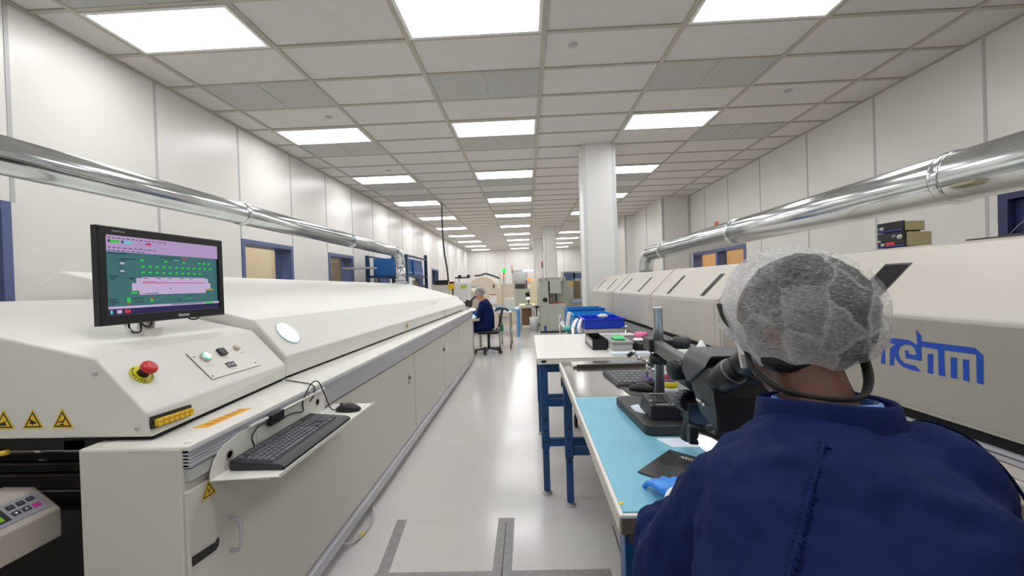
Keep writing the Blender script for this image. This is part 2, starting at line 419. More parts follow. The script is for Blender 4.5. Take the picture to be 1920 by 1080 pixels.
for k, j, lab in ((0, -2, 'grey ceiling vent cut by the top edge, in front of the nearest left lamp'),
                  (0, 1, 'grey ceiling vent with pale divider, two tiles beyond the nearest left lamp'),
                  (0, 4, 'grey ceiling vent touching the far side of the second left lamp'),
                  (0, 8, 'grey ceiling vent touching the far side of the third left lamp'),
                  (0, 10, 'grey ceiling vent touching the near side of the fourth left lamp'),
                  (2, 1, 'grey ceiling vent two tiles beyond the nearest middle lamp'),
                  (2, 4, 'grey ceiling vent touching the far side of the second middle lamp'),
                  (2, 8, 'grey ceiling vent touching the far side of the third middle lamp'),
                  (2, 10, 'grey ceiling vent touching the near side of the fourth middle lamp'),
                  (2, 14, 'grey ceiling vent touching the near side of the fifth middle lamp'),
                  (2, 16, 'grey ceiling vent touching the far side of the fifth middle lamp'),
                  (2, 20, 'grey ceiling vent touching the far side of the sixth middle lamp'),
                  (4, 1, 'grey ceiling vent two tiles beyond the nearest right lamp'),
                  (5, 4, 'grey ceiling vent one column right of the second right lamp'),
                  (4, 8, 'dark grey ceiling vent behind the column beyond the third right lamp'),
                  (4, 10, 'dark grey ceiling vent touching the near side of the fourth right lamp'),
                  (4, 18, 'grey ceiling vent left of the column, near the sixth right lamp')):
    vent_at(k, j, lab)
for x, y, lab in ((.50, 3.86, 'small round white sprinkler cap near the right of the nearest middle lamp'),
                  (-2.48, 5.16, 'small round white sprinkler cap on the tile before the second left lamp'),
                  (3.22, 5.05, 'small round white sprinkler cap right of the near right vent'),
                  (-2.55, 7.62, 'small round white sprinkler cap before the third left lamp')):
    o = MB().lathe([(0, 0), (.045, 0), (.045, -.006), (.036, -.012), (0, -.013)], (x, y, CEIL+.014), n=20).build('sprinkler_cap', LGREY, origin=(x, y, CEIL+.014))
    tag(o, lab, 'sprinkler cap', 'sprinkler caps')
for nm, loc, e, sx, sy, col in (('corridor_lamp_light', (-4.9, 7.0, 3.5), 170, 1.2, 9, (1, .9, .78)), ('side_room_light', (5.7, 10.0, 3.5), 105, 1.2, 3.5, (1, .82, .6)), ('back_room_light', (-.4, YF+1.2, 2.85), 25, 1, 1, (1, 1, 1))):
    l = bpy.data.lights.new(nm, 'AREA'); l.shape = 'RECTANGLE'; l.size = sx; l.size_y = sy; l.energy = e; l.color = col
    o = bpy.data.objects.new(nm, l); COL.objects.link(o); o.location = loc

# ------------------------------------------------------------------ ducts
def duct(x, y0, y1, z, r, drop_to, label, seams, rim):
    t = thing('exhaust_duct', (x, y1, drop_to), label, 'duct')
    pts = [(x, y0, z), (x, y1-.25, z)]
    for a in (15, 30, 45, 60, 75, 90):
        A = math.radians(a); pts.append((x, y1-.25+.25*math.sin(A), z-.25*(1-math.cos(A))))
    MB().tube(pts[:2], r, 40, cap=True).build('horizontal_run', GALV, t)
    MB().tube(pts[1:], r, 40, cap=True).build('elbow', GALV, t)
    MB().cyl((x, y1, z-.25), (x, y1, drop_to+.002), r*.96, n=40).build('drop_pipe', GALV, t)
    for y in seams:
        MB().lathe([(r-.002, -.022), (r+.005, -.02), (r+.007, -.012), (r+.0055, 0), (r+.007, .012), (r+.005, .02), (r-.002, .022)], (x, y, z), (0, 1, 0), 40).build('joint_band', GALV, t)
    MB().lathe([(r*.96, 0), (r*1.35, 0), (r*1.35, .012), (r*1.0, .03)], (x, y1, drop_to), n=32).build('base_flange', LGREY, t)
    return t
duct(-2.24, -1.5, 7.15, 2.005, .085, 1.463, 'left galvanised exhaust duct running along the wall and dropping onto the cream oven', [1.2, 3.13, 5.1, 6.85], 0)
duct(1.78, -1.2, 6.15, 1.762, .103, 1.470, 'right galvanised exhaust duct running above the beige oven and dropping onto it', [1.74, 3.5, 5.3], 0)
# small red and white sign on the right wall
t = thing('wall_sign', (XR, 9.55, 2.42), 'small red and white sign high on the right wall above the duct', 'sign')
MB().box(XR-.012, XR, 9.4, 9.7, 2.45, 2.7).build('plate', WHITE, t)
MB().box(XR-.015, XR-.012, 9.46, 9.69, 2.47, 2.68).build('red_panel', mat('sign_orange', (222, 120, 84), .5), t)
# ------------------------------------------------------------------ cream reflow oven on the left
ov = thing('reflow_oven', (-1.9, 1.2, 0), 'long low cream reflow oven along the left aisle with a round lit window', 'oven')
mb = MB().box(-2.85, -1.032, 1.62, 7.36, .09, .90).box(-1.345, -1.03, 1.148, 1.62, .09, .932)
mb.box(-2.85, -2.80, 1.25, 1.62, .09, .90)
mb.build('cabinet_body', OVEN_DOOR, ov, bevel=.008)
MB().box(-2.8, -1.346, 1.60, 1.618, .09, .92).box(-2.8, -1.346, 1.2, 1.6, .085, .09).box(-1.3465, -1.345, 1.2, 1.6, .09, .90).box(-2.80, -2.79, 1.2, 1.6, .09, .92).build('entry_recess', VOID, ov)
for (ya, yb) in ((1.152, 3.535), (3.548, 5.885), (5.898, 7.34)):
    d = MB().box(-1.031, -1.017, ya, yb, .125, .798).build('door', OVEN_DOOR, ov, bevel=.004)
    if ya < 2:
        h = MB().tube(curve_pts([(-1.017, 1.312, .63), (-.992, 1.312, .628), (-.98, 1.312, .612), (-.98, 1.312, .54), (-.992, 1.312, .524), (-1.017, 1.312, .522)], 4), .0065, 10).build('handle', ALU, d)
        mb = MB().prism([(-1.016, 1.157, .575), (-1.016, 1.157, .603), (-1.016, 1.246, .592), (-1.016, 1.258, .600), (-1.016, 1.262, .590), (-1.016, 1.258, .575), (-1.016, 1.246, .566)], (.002, 0, 0))
        mb.build('black_cover_strip', BLACK, d)
        l = MB().box(-1.017, -1.009, 3.345, 3.375, .57, .66).build('lock_plate', LGREY, d, bevel=.003)
        MB().cyl((-1.009, 3.36, .625), (-1.0, 3.36, .625), .011, n=14).build('lock_core', BLACK, l)
    elif ya < 4:
        l = MB().box(-1.017, -1.012, 4.90, 5.02, .575, .70).build('lock_plate', OVEN, d, bevel=.003)
        MB().cyl((-1.017, 4.78, .632), (-1.004, 4.78, .632), .02, n=14).build('lock_core', DGREY, d)
        MB().box(-1.0175, -1.0165, 4.79, 4.796, .125, .60).build('door_split', MIDG, d)
mb = MB()
for z0, z1, dx in ((.868, .878, 0), (.881, .888, -.0015), (.891, .898, -.0015), (.901, .908, -.0015), (.911, .922, 0)):
    mb.box(-1.04, -1.008+dx, 1.155, 1.80, z0, z1)
mb.box(-1.04, -1.0115, 1.155, 1.80, .87, .92)
mb.build('ribbed_rail', ALU, ov, bevel=.0015)
mb = MB().box(-1.04, -1.010, 1.81, 7.36, .810, .922).box(-1.01, -1.007, 1.81, 7.36, .905, .92)
mb.build('front_rail', ALU, ov, bevel=.002)
MB().box(-1.034, -1.013, 1.16, 1.80, .826, .862).build('lower_rail', LGREY, ov, bevel=.002)
lg = MB().prism([(-1.30, 1.17, .92), (-1.06, 1.15, .92), (-1.012, 1.155, .92), (-1.012, 7.36, .92), (-1.30, 7.36, .92)], (0, 0, .013)).build('ledge', OVEN, ov, bevel=.004)
mb = MB()
for i in range(6): mb.lathe([(.011, 0), (.011, .001), (.009, .003), (0, .0035)], (-1.16+.017*i*.4, 1.19+.035*i*.0+.0, .933), n=12)
MB().lathe([(.012, 0), (.012, .002), (.009, .004), (0, .0045)], (-1.04, 1.19, .933), n=14).lathe([(.012, 0), (.012, .002), (.009, .004), (0, .0045)], (-1.03, 2.05, .933), n=14).lathe([(.012, 0), (.012, .002), (.009, .004), (0, .0045)], (-1.03, 2.75, .933), n=14).lathe([(.012, 0), (.012, .002), (.009, .004), (0, .0045)], (-1.03, 3.6, .933), n=14).build('cap_screw', WHITEP, lg)
st = MB().prism([(-1.135, 1.315, .9333), (-1.085, 1.315, .9333), (-1.075, 1.525, .9333), (-1.12, 1.525, .9333)], (0, 0, .0006))
for y in (1.34, 1.37, 1.40, 1.43, 1.46, 1.49): st.box(-1.118, -1.09, y, y+.02, .9339, .9342, 1)
st.build('orange_label', [ORNG, mat('orange_label_print', (190, 128, 20), .5)], lg)
MB().box(-1.035, -.995, 1.152, 7.36, .062, .12).build('kick_rail', ALU, ov, bevel=.003)
mb = MB()
for y in (1.6, 4.3, 7.1): mb.cyl((-1.25, y, 0), (-1.25, y, .09), .03, n=14)
for y in (1.9, 4.3, 7.1): mb.cyl((-2.6, y, 0), (-2.6, y, .09), .03, n=14)
mb.build('levelling_foot', DGREY, ov)
# socket bracket on the rail
b = MB().box(-1.008, -1.0, 1.44, 1.475, .835, .905).build('socket_bracket', OVEN, ov, bevel=.002)
MB().box(-1.008, -.985, 1.50, 1.585, .872, .912).build('black_socket', BLACK, b, bevel=.004)
# entrance hood with the control slope
def ring(y, pts): return [(x, y, z) for x, z in pts]
A = [(-1.165, .946), (-1.180, 1.02), (-1.337, 1.193), (-1.641, 1.267), (-2.10, 1.378), (-2.62, 1.378), (-2.80, 1.20), (-2.80, .95)]
B = [(-1.232, .946), (-1.227, 1.012), (-1.392, 1.188), (-1.70, 1.262), (-2.16, 1.373), (-2.62, 1.373), (-2.80, 1.20), (-2.80, .95)]
MB().loft([ring(1.2, A), ring(2.0, B)], smooth=False).build('entry_hood', OVEN, ov, bevel=.007)
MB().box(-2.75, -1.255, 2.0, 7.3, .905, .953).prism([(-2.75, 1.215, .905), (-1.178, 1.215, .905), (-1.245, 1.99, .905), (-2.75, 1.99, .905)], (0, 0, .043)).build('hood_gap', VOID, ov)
HA = [(-1.244, .944), (-1.236, 1.05), (-1.399, 1.240), (-1.889, 1.375), (-2.427, 1.524), (-2.56, 1.45), (-2.80, 1.20), (-2.80, .95)]
HB = [(-1.155, .956), (-1.149, 1.046), (-1.295, 1.190), (-1.70, 1.310), (-2.20, 1.452), (-2.36, 1.39), (-2.75, 1.15), (-2.75, .95)]
hood = MB().loft([ring(2.02, HA), ring(7.42, HB)], smooth=False).build('main_hood', OVEN, ov, bevel=.009)
# round lit window on the hood slope
ha, hb = V((-1.236, 2.02, 1.05)), V((-1.399, 2.02, 1.24)); hc = V((-1.149, 7.42, 1.046))
uS = (hb-ha).normalized(); uL = (hc-ha).normalized(); nS = uL.cross(uS).normalized()
if nS.x < 0: nS = -nS
c = V((-1.319, 2.175, 1.152)) + nS*.0015
wn = MB().lathe([(.073, -.004), (.073, .002), (.069, .003), (.069, .0)], c, nS, 36, 0).build('round_window', LENSE, ov)
MB().lathe([(.0688, 0), (.0688, .003), (0, .0035)], c, nS, 36).build('lit_pane', LENS, wn)
mb = MB(); text_mesh(mb, 'Pyramax', V((-1.262, 5.35, 1.148)) + nS*.001, uL, uS, .085, 0, .001)
mb.build('faint_logo', mat('faint_logo_violet', (196, 188, 206), .5), hood)
for y in (5.62,):
    MB().prism([(-1.178+.012, y, 1.052), (-1.178+.012, y, .952), (-1.178+.016, y+.006, .952), (-1.178+.016, y+.006, 1.052)], (.002, 0, 0)).build('hood_seam', MIDG, hood)
# warning triangles
def triangle(name, c, r, u, side, parent, pict, edge=.12):
    c = V(c); r = V(r).normalized(); u = V(u).normalized(); n = r.cross(u); h = side*.866
    def P(a, b, k): return c + r*a + u*b + n*k
    def tri(s, k): return [P(-s/2, -s*.2887, k), P(s/2, -s*.2887, k), P(0, s*.5774, k)]
    mb = MB().prism(tri(side*1.22, .0004), n*.0004, 0).prism(tri(side*.98, .0008), n*.0003, 1).prism(tri(side*.74, .0011), n*.0003, 0)
    q = side
    shapes = {'hand': [[(-.2, .12), (-.14, .16), (.22, -.02), (.2, -.09), (.05, -.1), (0, -.18), (-.06, -.1), (-.2, -.08), (-.12, .0)]],
              'finger': [[(-.22, -.05), (-.2, .01), (.02, .03), (.13, .2), (.19, .16), (.06, -.06)], [(-.16, -.2), (-.1, -.11), (.06, -.11), (.12, -.2)]],
              'roll': [[(-.26, -.16), (-.2, -.02), (.05, .04), (.12, .1), (.15, .05), (.08, -.02), (.16, -.08), (.1, -.17)]],
              'bolt': [[(.02, .26), (-.1, -.02), (-.02, -.0), (-.08, -.2), (.1, .06), (.02, .05)]], 'bang': [[(-.035, .24), (.035, .24), (.02, -.05), (-.02, -.05)], [(-.03, -.1), (.03, -.1), (.03, -.16), (-.03, -.16)]]}
    for s in shapes[pict]: mb.prism([P(a*q, b*q, .0013) for a, b in s], n*.0003, 1)
    return mb.build(name, [YEL, BLACK], parent)
for x, pc in ((-1.640, 'roll'), (-1.545, 'hand'), (-1.449, 'finger')):
    triangle('warning_triangle', (x, 1.2, 1.0), (1, 0, 0), (0, 0, 1), .058, ov, pc)
triangle('warning_triangle', (-1.016, 1.228, .763), (0, 1, 0), (0, 0, 1), .05, ov, 'bolt')
for y, z in ((3.30, .815), (3.40, .815), (4.63, .805), (4.87, .805)): triangle('warning_triangle', (-1.016, y, z), (0, 1, 0), (0, 0, 1), .055, ov, 'bang')
triangle('warning_triangle', (-1.199, 3.985, 1.0), (0, 1, 0), (0, 0, 1), .055, ov, 'bang')
MB().lathe([(.02, 0), (.02, .0008), (.014, .0008), (.014, 0)], (-1.016, 1.30, .79), (1, 0, 0), 24).build('blue_round_sticker', mat('sticker_blue', (40, 130, 200), .4), ov)
for x, z in ((-1.339, 1.147), (-1.212, .975)): MB().lathe([(.008, 0), (.008, -.003), (.005, -.005), (0, -.005)], (x, 1.2, z), (0, 1, 0), 12).build('cover_screw', LGREY, ov)
# control slope: frame of reference on the slope plane
sa, sb, sc = V((-1.18, 1.2, 1.02)), V((-1.337, 1.2, 1.193)), V((-1.227, 2.0, 1.012))
sU = (sb-sa).normalized(); sN = (sc-sa).cross(sU).normalized()
if sN.x < 0: sN = -sN
sR = sU.cross(sN).normalized()
if sR.y < 0: sR = -sR
def onS(p): p = V(p); return p - sN*((p-sa).dot(sN))
es = onS((-1.278, 1.287, 1.121)) + sN*.001
e = MB().lathe([(.036, 0), (.036, .003), (.024, .004), (.0, .004)], es, sN, 32).build('emergency_stop', mat('stop_disc_yellow', (214, 206, 40), .45), ov)
mb = MB()
for k in range(22):
    a = 2*math.pi*k/22
    if k in (5, 6, 16, 17): continue
    d = sR*math.cos(a)+sU*math.sin(a); t = -sR*math.sin(a)+sU*math.cos(a)
    mb.obox(es+d*.030+sN*.0036, t*.0022, d*.0032, sN*.0003)
mb.build('ring_lettering', mat('ring_print', (70, 66, 20), .6), e)
MB().cyl(es+sN*.003, es+sN*.022, .017, n=24).build('collar', BLACK, e)
MB().lathe([(.012, .02), (.020, .024), (.0245, .032), (.0245, .038), (.022, .043), (.012, .0455), (0, .046)], es, sN, 28).build('red_button', RED, e)
pc = [onS(p) + sN*.0006 for p in ((-1.322, 1.512, 1.151), (-1.341, 1.785, 1.151), (-1.244, 1.825, 1.043), (-1.229, 1.521, 1.048))]
cp = MB().prism(pc, sN*.0015).build('control_plate', mat('plate_light_cream', (226, 223, 212), .4), ov)
mb = MB().bar(pc[0]+sN*.0015, pc[3]+sN*.0015, .0022, .0012).bar(pc[3]+sN*.0015, pc[2]+sN*.0015, .0022, .0012)
for p in ((-1.305, 1.53, 1.135), (-1.325, 1.775, 1.135), (-1.255, 1.81, 1.058), (-1.238, 1.535, 1.058)): mb.lathe([(.0035, 0), (.0035, .002), (0, .0024)], onS(p)+sN*.0016, sN, 10)
mb.build('plate_edge', MIDG, cp)
q = onS((-1.300, 1.575, 1.123)) + sN*.002
b = MB().lathe([(.021, 0), (.021, .010), (.0195, .013), (.0165, .013), (.0165, .011)], q, sN, 24).build('lit_push_button', CHROME, cp)
MB().lathe([(.017, .011), (.017, .0145), (.0135, .0155)], q, sN, 24, 0).build('green_ring', BTNG, b)
MB().lathe([(.014, .0145), (.014, .0156), (0, .0164)], q, sN, 24, 0).build('lit_cap', BTNW, b)
q = onS((-1.311, 1.676, 1.127)) + sN*.002
MB().obox(q+sN*.006, sR*.020, sU*.018, sN*.007).build('rocker_switch', DGREY, cp, bevel=.004)
q = onS((-1.322, 1.775, 1.128)) + sN*.002
MB().lathe([(.014, 0), (.014, .010), (.011, .013), (0, .013)], q, sN, 20).build('key_switch', mat('key_switch_tan', (204, 186, 168), .4, .3), cp)
q = onS((-1.266, 1.668, 1.075)) + sN*.002
d = MB().obox(q, sR*.026, sU*.014, sN*.0012).build('small_display', BLACK, cp)
mb = MB(); text_mesh(mb, '88 88', q - sR*.019 - sU*.006 + sN*.0014, sR, sU, .018, 0, .0002, width=.037); mb.build('digits', LGREY, d)
mb = MB()
for p in ((-1.272, 1.565, 1.094), (-1.29, 1.675, 1.103), (-1.303, 1.79, 1.106), (-1.25, 1.665, 1.06)): mb.obox(onS(p)+sN*.0024, sR*.017, sU*.0018, sN*.0002)
mb.build('caption_line', LGREY, cp)
# thermocouple sockets
ta, tb = V((-1.171, 1.203, .993)), V((-1.187, 1.362, .983)); td = (tb-ta).normalized()
tn = V((1, 0, 0)); th = V((0, 0, 1))
blk = MB().obox((ta+tb)/2+V((.004, 0, -.004)), td*(tb-ta).length/2*1.04, th*.019, tn*.004).build('thermocouple_block', BLACK, ov)
for k in range(7):
    p = ta + td*(.014+.0222*k) + V((.0, 0, 0))
    y = MB().obox(p+V((.014, 0, -.006)), td*.0085, th*.011, tn*.009).build('yellow_connector', YEL2, blk, bevel=.002)
    mb = MB()
    for dy in (-.0035, .0035): mb.cyl(p+td*dy+V((.0225, 0, -.003)), p+td*dy+V((.0236, 0, -.003)), .0018, n=8)
    mb.build('pin_hole', mat('pin_dark', (110, 84, 20), .5), y)
# entry conveyor: rail and dark mechanics in the recess
cv = ov
MB().box(-2.75, -1.36, 1.235, 1.27, .893, .925).box(-2.75, -1.36, 1.235, 1.262, .925, .936).build('grey_rail', LGREY, cv, bevel=.002)
MB().box(-1.47, -1.395, 1.215, 1.24, .898, .938).build('rail_bracket', MIDG, cv, bevel=.003)
mb = MB().box(-1.585, -1.565, 1.23, 1.236, .893, .925); mb.build('rail_clip', WHITEP, cv)
MB().tube(curve_pts([(-2.2, 1.2, .92), (-1.86, 1.19, .915), (-1.76, 1.20, .927), (-1.70, 1.20, .90), (-1.64, 1.205, .905)], 5), .008, 10).build('yellow_cable_chain', YEL2, cv)
mb = MB()
for z in (.70, .745, .79): mb.cyl((-2.7, 1.5, z), (-1.36, 1.5, z), .010, n=12)
mb.build('roller_shaft', mat('dark_shaft', (38, 30, 26), .35, .6), cv)
for x, z, s in ((-1.56, .845, .010), (-1.70, .765, .012), (-1.88, .765, .014), (-1.55, .752, .013)): MB().box(x, x+s*2, 1.47, 1.48, z, z+s*.5).build('bright_bracket', MIDG, cv, bevel=.002)
MB().box(-2.7, -1.36, 1.50, 1.51, .632, .638).box(-1.60, -1.594, 1.50, 1.51, .1, .632).build('cross_bar', mat('dim_bar', (90, 88, 86), .4, .5), cv)
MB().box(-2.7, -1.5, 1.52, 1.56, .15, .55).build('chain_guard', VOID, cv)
# conveyor keypad console, nearest on the left
kb = thing('keypad_console', (-1.62, .9, .2), 'grey beige console with six key membrane keypad in bottom left corner', 'control console')
pf = [(-1.515, .62), (-1.515, .711), (-1.601, .779), (-1.70, .781), (-1.74, .76), (-1.74, .62)]
MB().prism([(x, .55, z) for x, z in pf], (0, .692, 0)).build('housing', mat('console_beige', (192, 184, 172), .45, bump=.05, scale=250), kb, bevel=.006)
kA, kB = V((-1.515, 1.24, .711)), V((-1.601, 1.24, .779)); kU = (kB-kA).normalized(); kR = V((0, 1, 0)); kN = kR.cross(kU)
if kN.x < 0: kN = -kN
def KP(y, z): t = (z-.711)/(.779-.711); p = kA + (kB-kA)*t; return V((p.x, y, p.z)) + kN*.0006
kp = MB().prism([KP(1.228, .724), KP(1.224, .768), KP(.8, .768), KP(.8, .724)], kN*.0016).build('membrane_keypad', mat('keypad_grey', (158, 158, 166), .4), kb)
for y, z, m, sgn in ((1.204, .757, DGREY, 0), (1.179, .756, DGREY, 0), (1.154, .756, DGREY, 0), (1.203, .739, mat('magenta_key', (204, 44, 150), .4), 0), (1.178, .740, DGREY, 1), (1.153, .740, DGREY, -1)):
    k = MB().obox(KP(y, z)+kN*.0022, kR*.0095, kU*.0078, kN*.0008).build('keypad_button', m, kp, bevel=.001)
    mb = MB(); c0 = KP(y, z)+kN*.0031
    if sgn: mb.prism([c0+kR*-.005+kU*-.003*sgn, c0+kR*.005+kU*-.003*sgn, c0+kU*.005*sgn], kN*.0003)
    else: mb.obox(c0, kR*.004, kU*.0012, kN*.0003)
    mb.build('key_symbol', WHITE if sgn else MIDG, k)
MB().prism([KP(1.135, .731), KP(1.135, .762), KP(1.02, .762), KP(1.02, .731)], kN*.0022).build('display_bezel', DGREY, kp)
MB().prism([KP(1.122, .735), KP(1.122, .757), KP(1.03, .757), KP(1.03, .735)], kN*.0027).build('green_display', mat('lcd_green', (110, 160, 40), .3, emis=(120, 180, 40), estr=.25), kp)
MB().box(-1.68, -1.60, .6, .72, 0, .625).build('post', DGREY, kb)

# ------------------------------------------------------------------ monitor on its post
mo = thing('monitor', (-1.52, 1.6, 1.22), 'black flat monitor showing a green oven control screen on the cream oven', 'monitor')
mL, mR = V((-1.474, 1.347, 0)), V((-1.450, 1.892, 0)); mr = (mR-mL).normalized(); mu = V((0, 0, 1)); mn = mr.cross(mu)
if mn.x < 0: mn = -mn
MW = (mR-mL).length; z0, z1 = 1.279, 1.632
def MP(a, b, k=0): return mL + mr*a + mu*(z0+b) + mn*k
MH = z1-z0
def mrect(mb, a0, a1, b0, b1, k0, k1, m=0): return mb.prism([MP(a0, b0, k0), MP(a1, b0, k0), MP(a1, b1, k0), MP(a0, b1, k0)], mn*(k1-k0), m)
mb = MB(); bz, bb = .027, .036
def rr(a0, a1, b0, b1, k): return [MP(a0, b0, k), MP(a1, b0, k), MP(a1, b1, k), MP(a0, b1, k)]
mb.loft([rr(bz, MW-bz, bb, MH-.03, -.010), rr(bz, MW-bz, bb, MH-.03, -.001), rr(bz-.002, MW-bz+.002, bb-.002, MH-.028, 0), rr(.004, MW-.004, .004, MH-.004, 0), rr(0, MW, 0, MH, -.004), rr(0, MW, 0, MH, -.026), rr(.004, MW-.004, .004, MH-.004, -.03), rr(bz, MW-bz, bb, MH-.03, -.03)], smooth=False, cap=False)
bez = mb.build('bezel', BLACK, mo)
mb = MB(); mrect(mb, .02, MW-.02, .02, MH-.02, -.032, -.012); mrect(mb, .12, MW-.12, .06, MH-.06, -.055, -.032); mb.build('back_shell', BLACK, mo, bevel=.006)
def scr(nm, col, s=.62): return mat(nm, tuple(int(c*.25) for c in col), .25, emis=col, estr=s)
SC_T, SC_P, SC_L, SC_N, SC_G, SC_R, SC_C, SC_D, SC_Y = (scr('screen_teal', (58, 112, 116)), scr('screen_lilac', (188, 160, 206)), scr('screen_pale_lilac', (206, 184, 222)), scr('screen_navy', (34, 26, 84)),
    scr('screen_green', (40, 214, 60)), scr('screen_red', (206, 50, 70)), scr('screen_cyan', (96, 214, 226)), scr('screen_dark_text', (30, 44, 60)), scr('screen_amber', (196, 160, 60)))
sw, sh = MW-2*bz, MH-.03-bb
def SR(mb, x0, x1, y0, y1, k, m): return mrect(mb, bz+sw*x0, bz+sw*x1, bb+sh*(1-y1), bb+sh*(1-y0), -.006+k, -.006+k+.0002, m)
mb = MB(); SR(mb, 0, 1, 0, 1, -.006, 0); screen = mb.build('screen', SC_T, mo)
mb = MB()
SR(mb, 0, 1, 0, .205, 0, 1); SR(mb, 0, 1, .925, 1, 0, 3); SR(mb, 0, 1, .895, .925, 0, 2)
SR(mb, 0, .012, 0, .03, .0004, 5)
SR(mb, .02, .10, .058, .092, .0004, 4); SR(mb, .115, .19, .058, .092, .0004, 6); SR(mb, .30, .345, .06, .09, .0004, 5); SR(mb, .02, .035, .058, .092, .0006, 7); SR(mb, .115, .13, .058, .092, .0006, 7)
for r, y in ((14, .03), (10, .15), (8, .185)):
    x = .02
    for k in range(r):
        w_ = random.uniform(.015, .035); SR(mb, x, x+w_, y, y+.009, .0004, 7); x += w_+.012
for (x, y, w_) in ((.02, .225, .14), (.42, .235, .18), (.48, .265, .05), (.10, .285, .12), (.10, .30, .05), (.02, .505, .07), (.03, .525, .05), (.03, .545, .03), (.02, .80, .06), (.02, .82, .05), (.02, .84, .07), (.02, .86, .04), (.19, .80, .08), (.22, .83, .02), (.22, .85, .05), (.56, .83, .03), (.57, .85, .03), (.65, .79, .05)):
    SR(mb, x, x+w_, y, y+.009, .0004, 7)
for k in range(6): SR(mb, .10, .10+random.uniform(.02, .05), .32+.03*k, .328+.03*k, .0004, 7)
SR(mb, .10, .13, .335, .36, .0005, 2); SR(mb, .10, .13, .435, .46, .0005, 2)
SR(mb, .62, .66, .238, .256, .0005, 5); SR(mb, .54, .58, .265, .275, .0005, 6)
for k in range(12):
    x = .255+.058*k
    for y in (.365, .445):
        if y > .4 and k > 9: continue
        SR(mb, x, x+.026, y+.006, y+.026, .0004, 4); SR(mb, x+.012, x+.032, y, y+.012, .0005, 4)
for x in (.25, .45, .62, .78, .83, .88): SR(mb, x, x+.028, .285, .31, .0004, 4)
SR(mb, .26, .85, .52, .60, .0004, 2); SR(mb, .215, .88, .535, .60, .0004, 2); SR(mb, .18, .905, .60, .70, .0004, 2); SR(mb, .235, .85, .70, .755, .0004, 2)
SR(mb, .26, .84, .592, .602, .0006, 5)
for x in (.27, .38, .48, .59, .68): SR(mb, x, x+.035, .532, .54, .0006, 7)
SR(mb, .27, .37, .578, .586, .0006, 5); SR(mb, .38, .47, .578, .586, .0006, 1); SR(mb, .49, .505, .668, .678, .0006, 7); SR(mb, .28, .39, .735, .743, .0006, 7)
SR(mb, .165, .20, .53, .548, .0006, 7); SR(mb, .17, .22, .715, .74, .0006, 4); SR(mb, .855, .93, .69, .715, .0006, 8)
SR(mb, .14, .165, .79, .85, .0006, 4); SR(mb, .14, .165, .85, .87, .0007, 5); SR(mb, .32, .35, .80, .82, .0006, 5); SR(mb, .32, .345, .82, .855, .0006, 4); SR(mb, .66, .69, .82, .83, .0006, 4)
SR(mb, .84, .93, .898, .922, .0006, 4); SR(mb, .02, .035, .94, .985, .0006, 6); SR(mb, .065, .10, .94, .985, .0006, 2); SR(mb, .12, .165, .94, .985, .0006, 5); SR(mb, .5, .82, .902, .911, .0006, 7)
mb.build('screen_graphics', [SC_T, SC_P, SC_L, SC_N, SC_G, SC_R, SC_C, SC_D, SC_Y], screen)
mb = MB(); text_mesh(mb, 'lenovo', MP(MW*.545, .011, .0006), mr, mu, .021, 0, .0003, bold=.0006, width=.052); text_mesh(mb, 'ThinkVision', MP(.045, MH-.019, .0006), mr, mu, .011, 0, .0003, width=.046)
mb.build('maker_name', mat('bezel_print', (206, 206, 210), .4), bez)
MB().tube(curve_pts([(-1.52, 1.57, 1.30), (-1.525, 1.565, 1.27), (-1.53, 1.56, 1.205)], 3), .026, 4, smooth=False).build('post', mat('post_cream', (208, 204, 190), .45), mo)
MB().box(-1.56, -1.49, 1.52, 1.60, 1.2, 1.2495).build('post_base', OVEN, mo, bevel=.003)
for pts in ([(-1.49, 1.46, 1.285), (-1.478, 1.45, 1.262), (-1.474, 1.462, 1.245), (-1.474, 1.49, 1.248), (-1.48, 1.495, 1.285)], [(-1.49, 1.50, 1.285), (-1.476, 1.51, 1.264), (-1.476, 1.53, 1.262), (-1.49, 1.555, 1.285)], [(-1.475, 1.70, 1.284), (-1.47, 1.72, 1.272), (-1.47, 1.75, 1.272), (-1.475, 1.77, 1.284)]):
    MB().tube(curve_pts(pts, 5), .0035, 8).build('cable', BLACK, mo)
MB().tube(curve_pts([(-1.49, 1.445, 1.285), (-1.478, 1.44, 1.265), (-1.476, 1.455, 1.25)], 5), .0035, 8).build('white_cable', WHITEP, mo)

# ------------------------------------------------------------------ keyboard tray, keyboard, mouse
kt = thing('keyboard_tray', (-.93, 1.62, .78), 'white sheet metal keyboard tray fixed to the front of the cream oven', 'keyboard tray')
TZ = .795
MB().prism([(-1.008, 1.222, TZ), (-.80, 1.245, TZ), (-.795, 2.03, TZ), (-1.008, 2.03, TZ)], (0, 0, .004)).build('shelf', OVEN, kt, bevel=.0015)
MB().prism([(-.80, 1.245, TZ), (-.795, 2.035, TZ), (-.795, 2.035, TZ+.012), (-.80, 1.245, TZ+.012)], (.003, 0, 0)).build('front_lip', OVEN, kt)
prof = [(1.222, TZ), (1.222, TZ+.02), (1.24, TZ+.06), (1.28, TZ+.09), (1.36, TZ+.105), (1.92, TZ+.105), (1.935, TZ+.09), (1.935, TZ)]
bk = MB().prism([(-1.008, y, z) for y, z in prof], (.004, 0, 0)).build('back_flange', OVEN, kt, bevel=.001)
for y, z in ((1.305, TZ+.05), (1.87, TZ+.06)): MB().lathe([(.017, 0), (.017, .002), (.012, .002), (.012, 0)], (-1.004, y, z), (1, 0, 0), 20).build('grommet_hole', mat('hole_shadow', (150, 146, 134), .5), bk)
MB().tube([(-1.0, 1.40, TZ+.108), (-1.0, 1.93, TZ+.108)], .006, 10).build('top_rod', OVEN, kt)
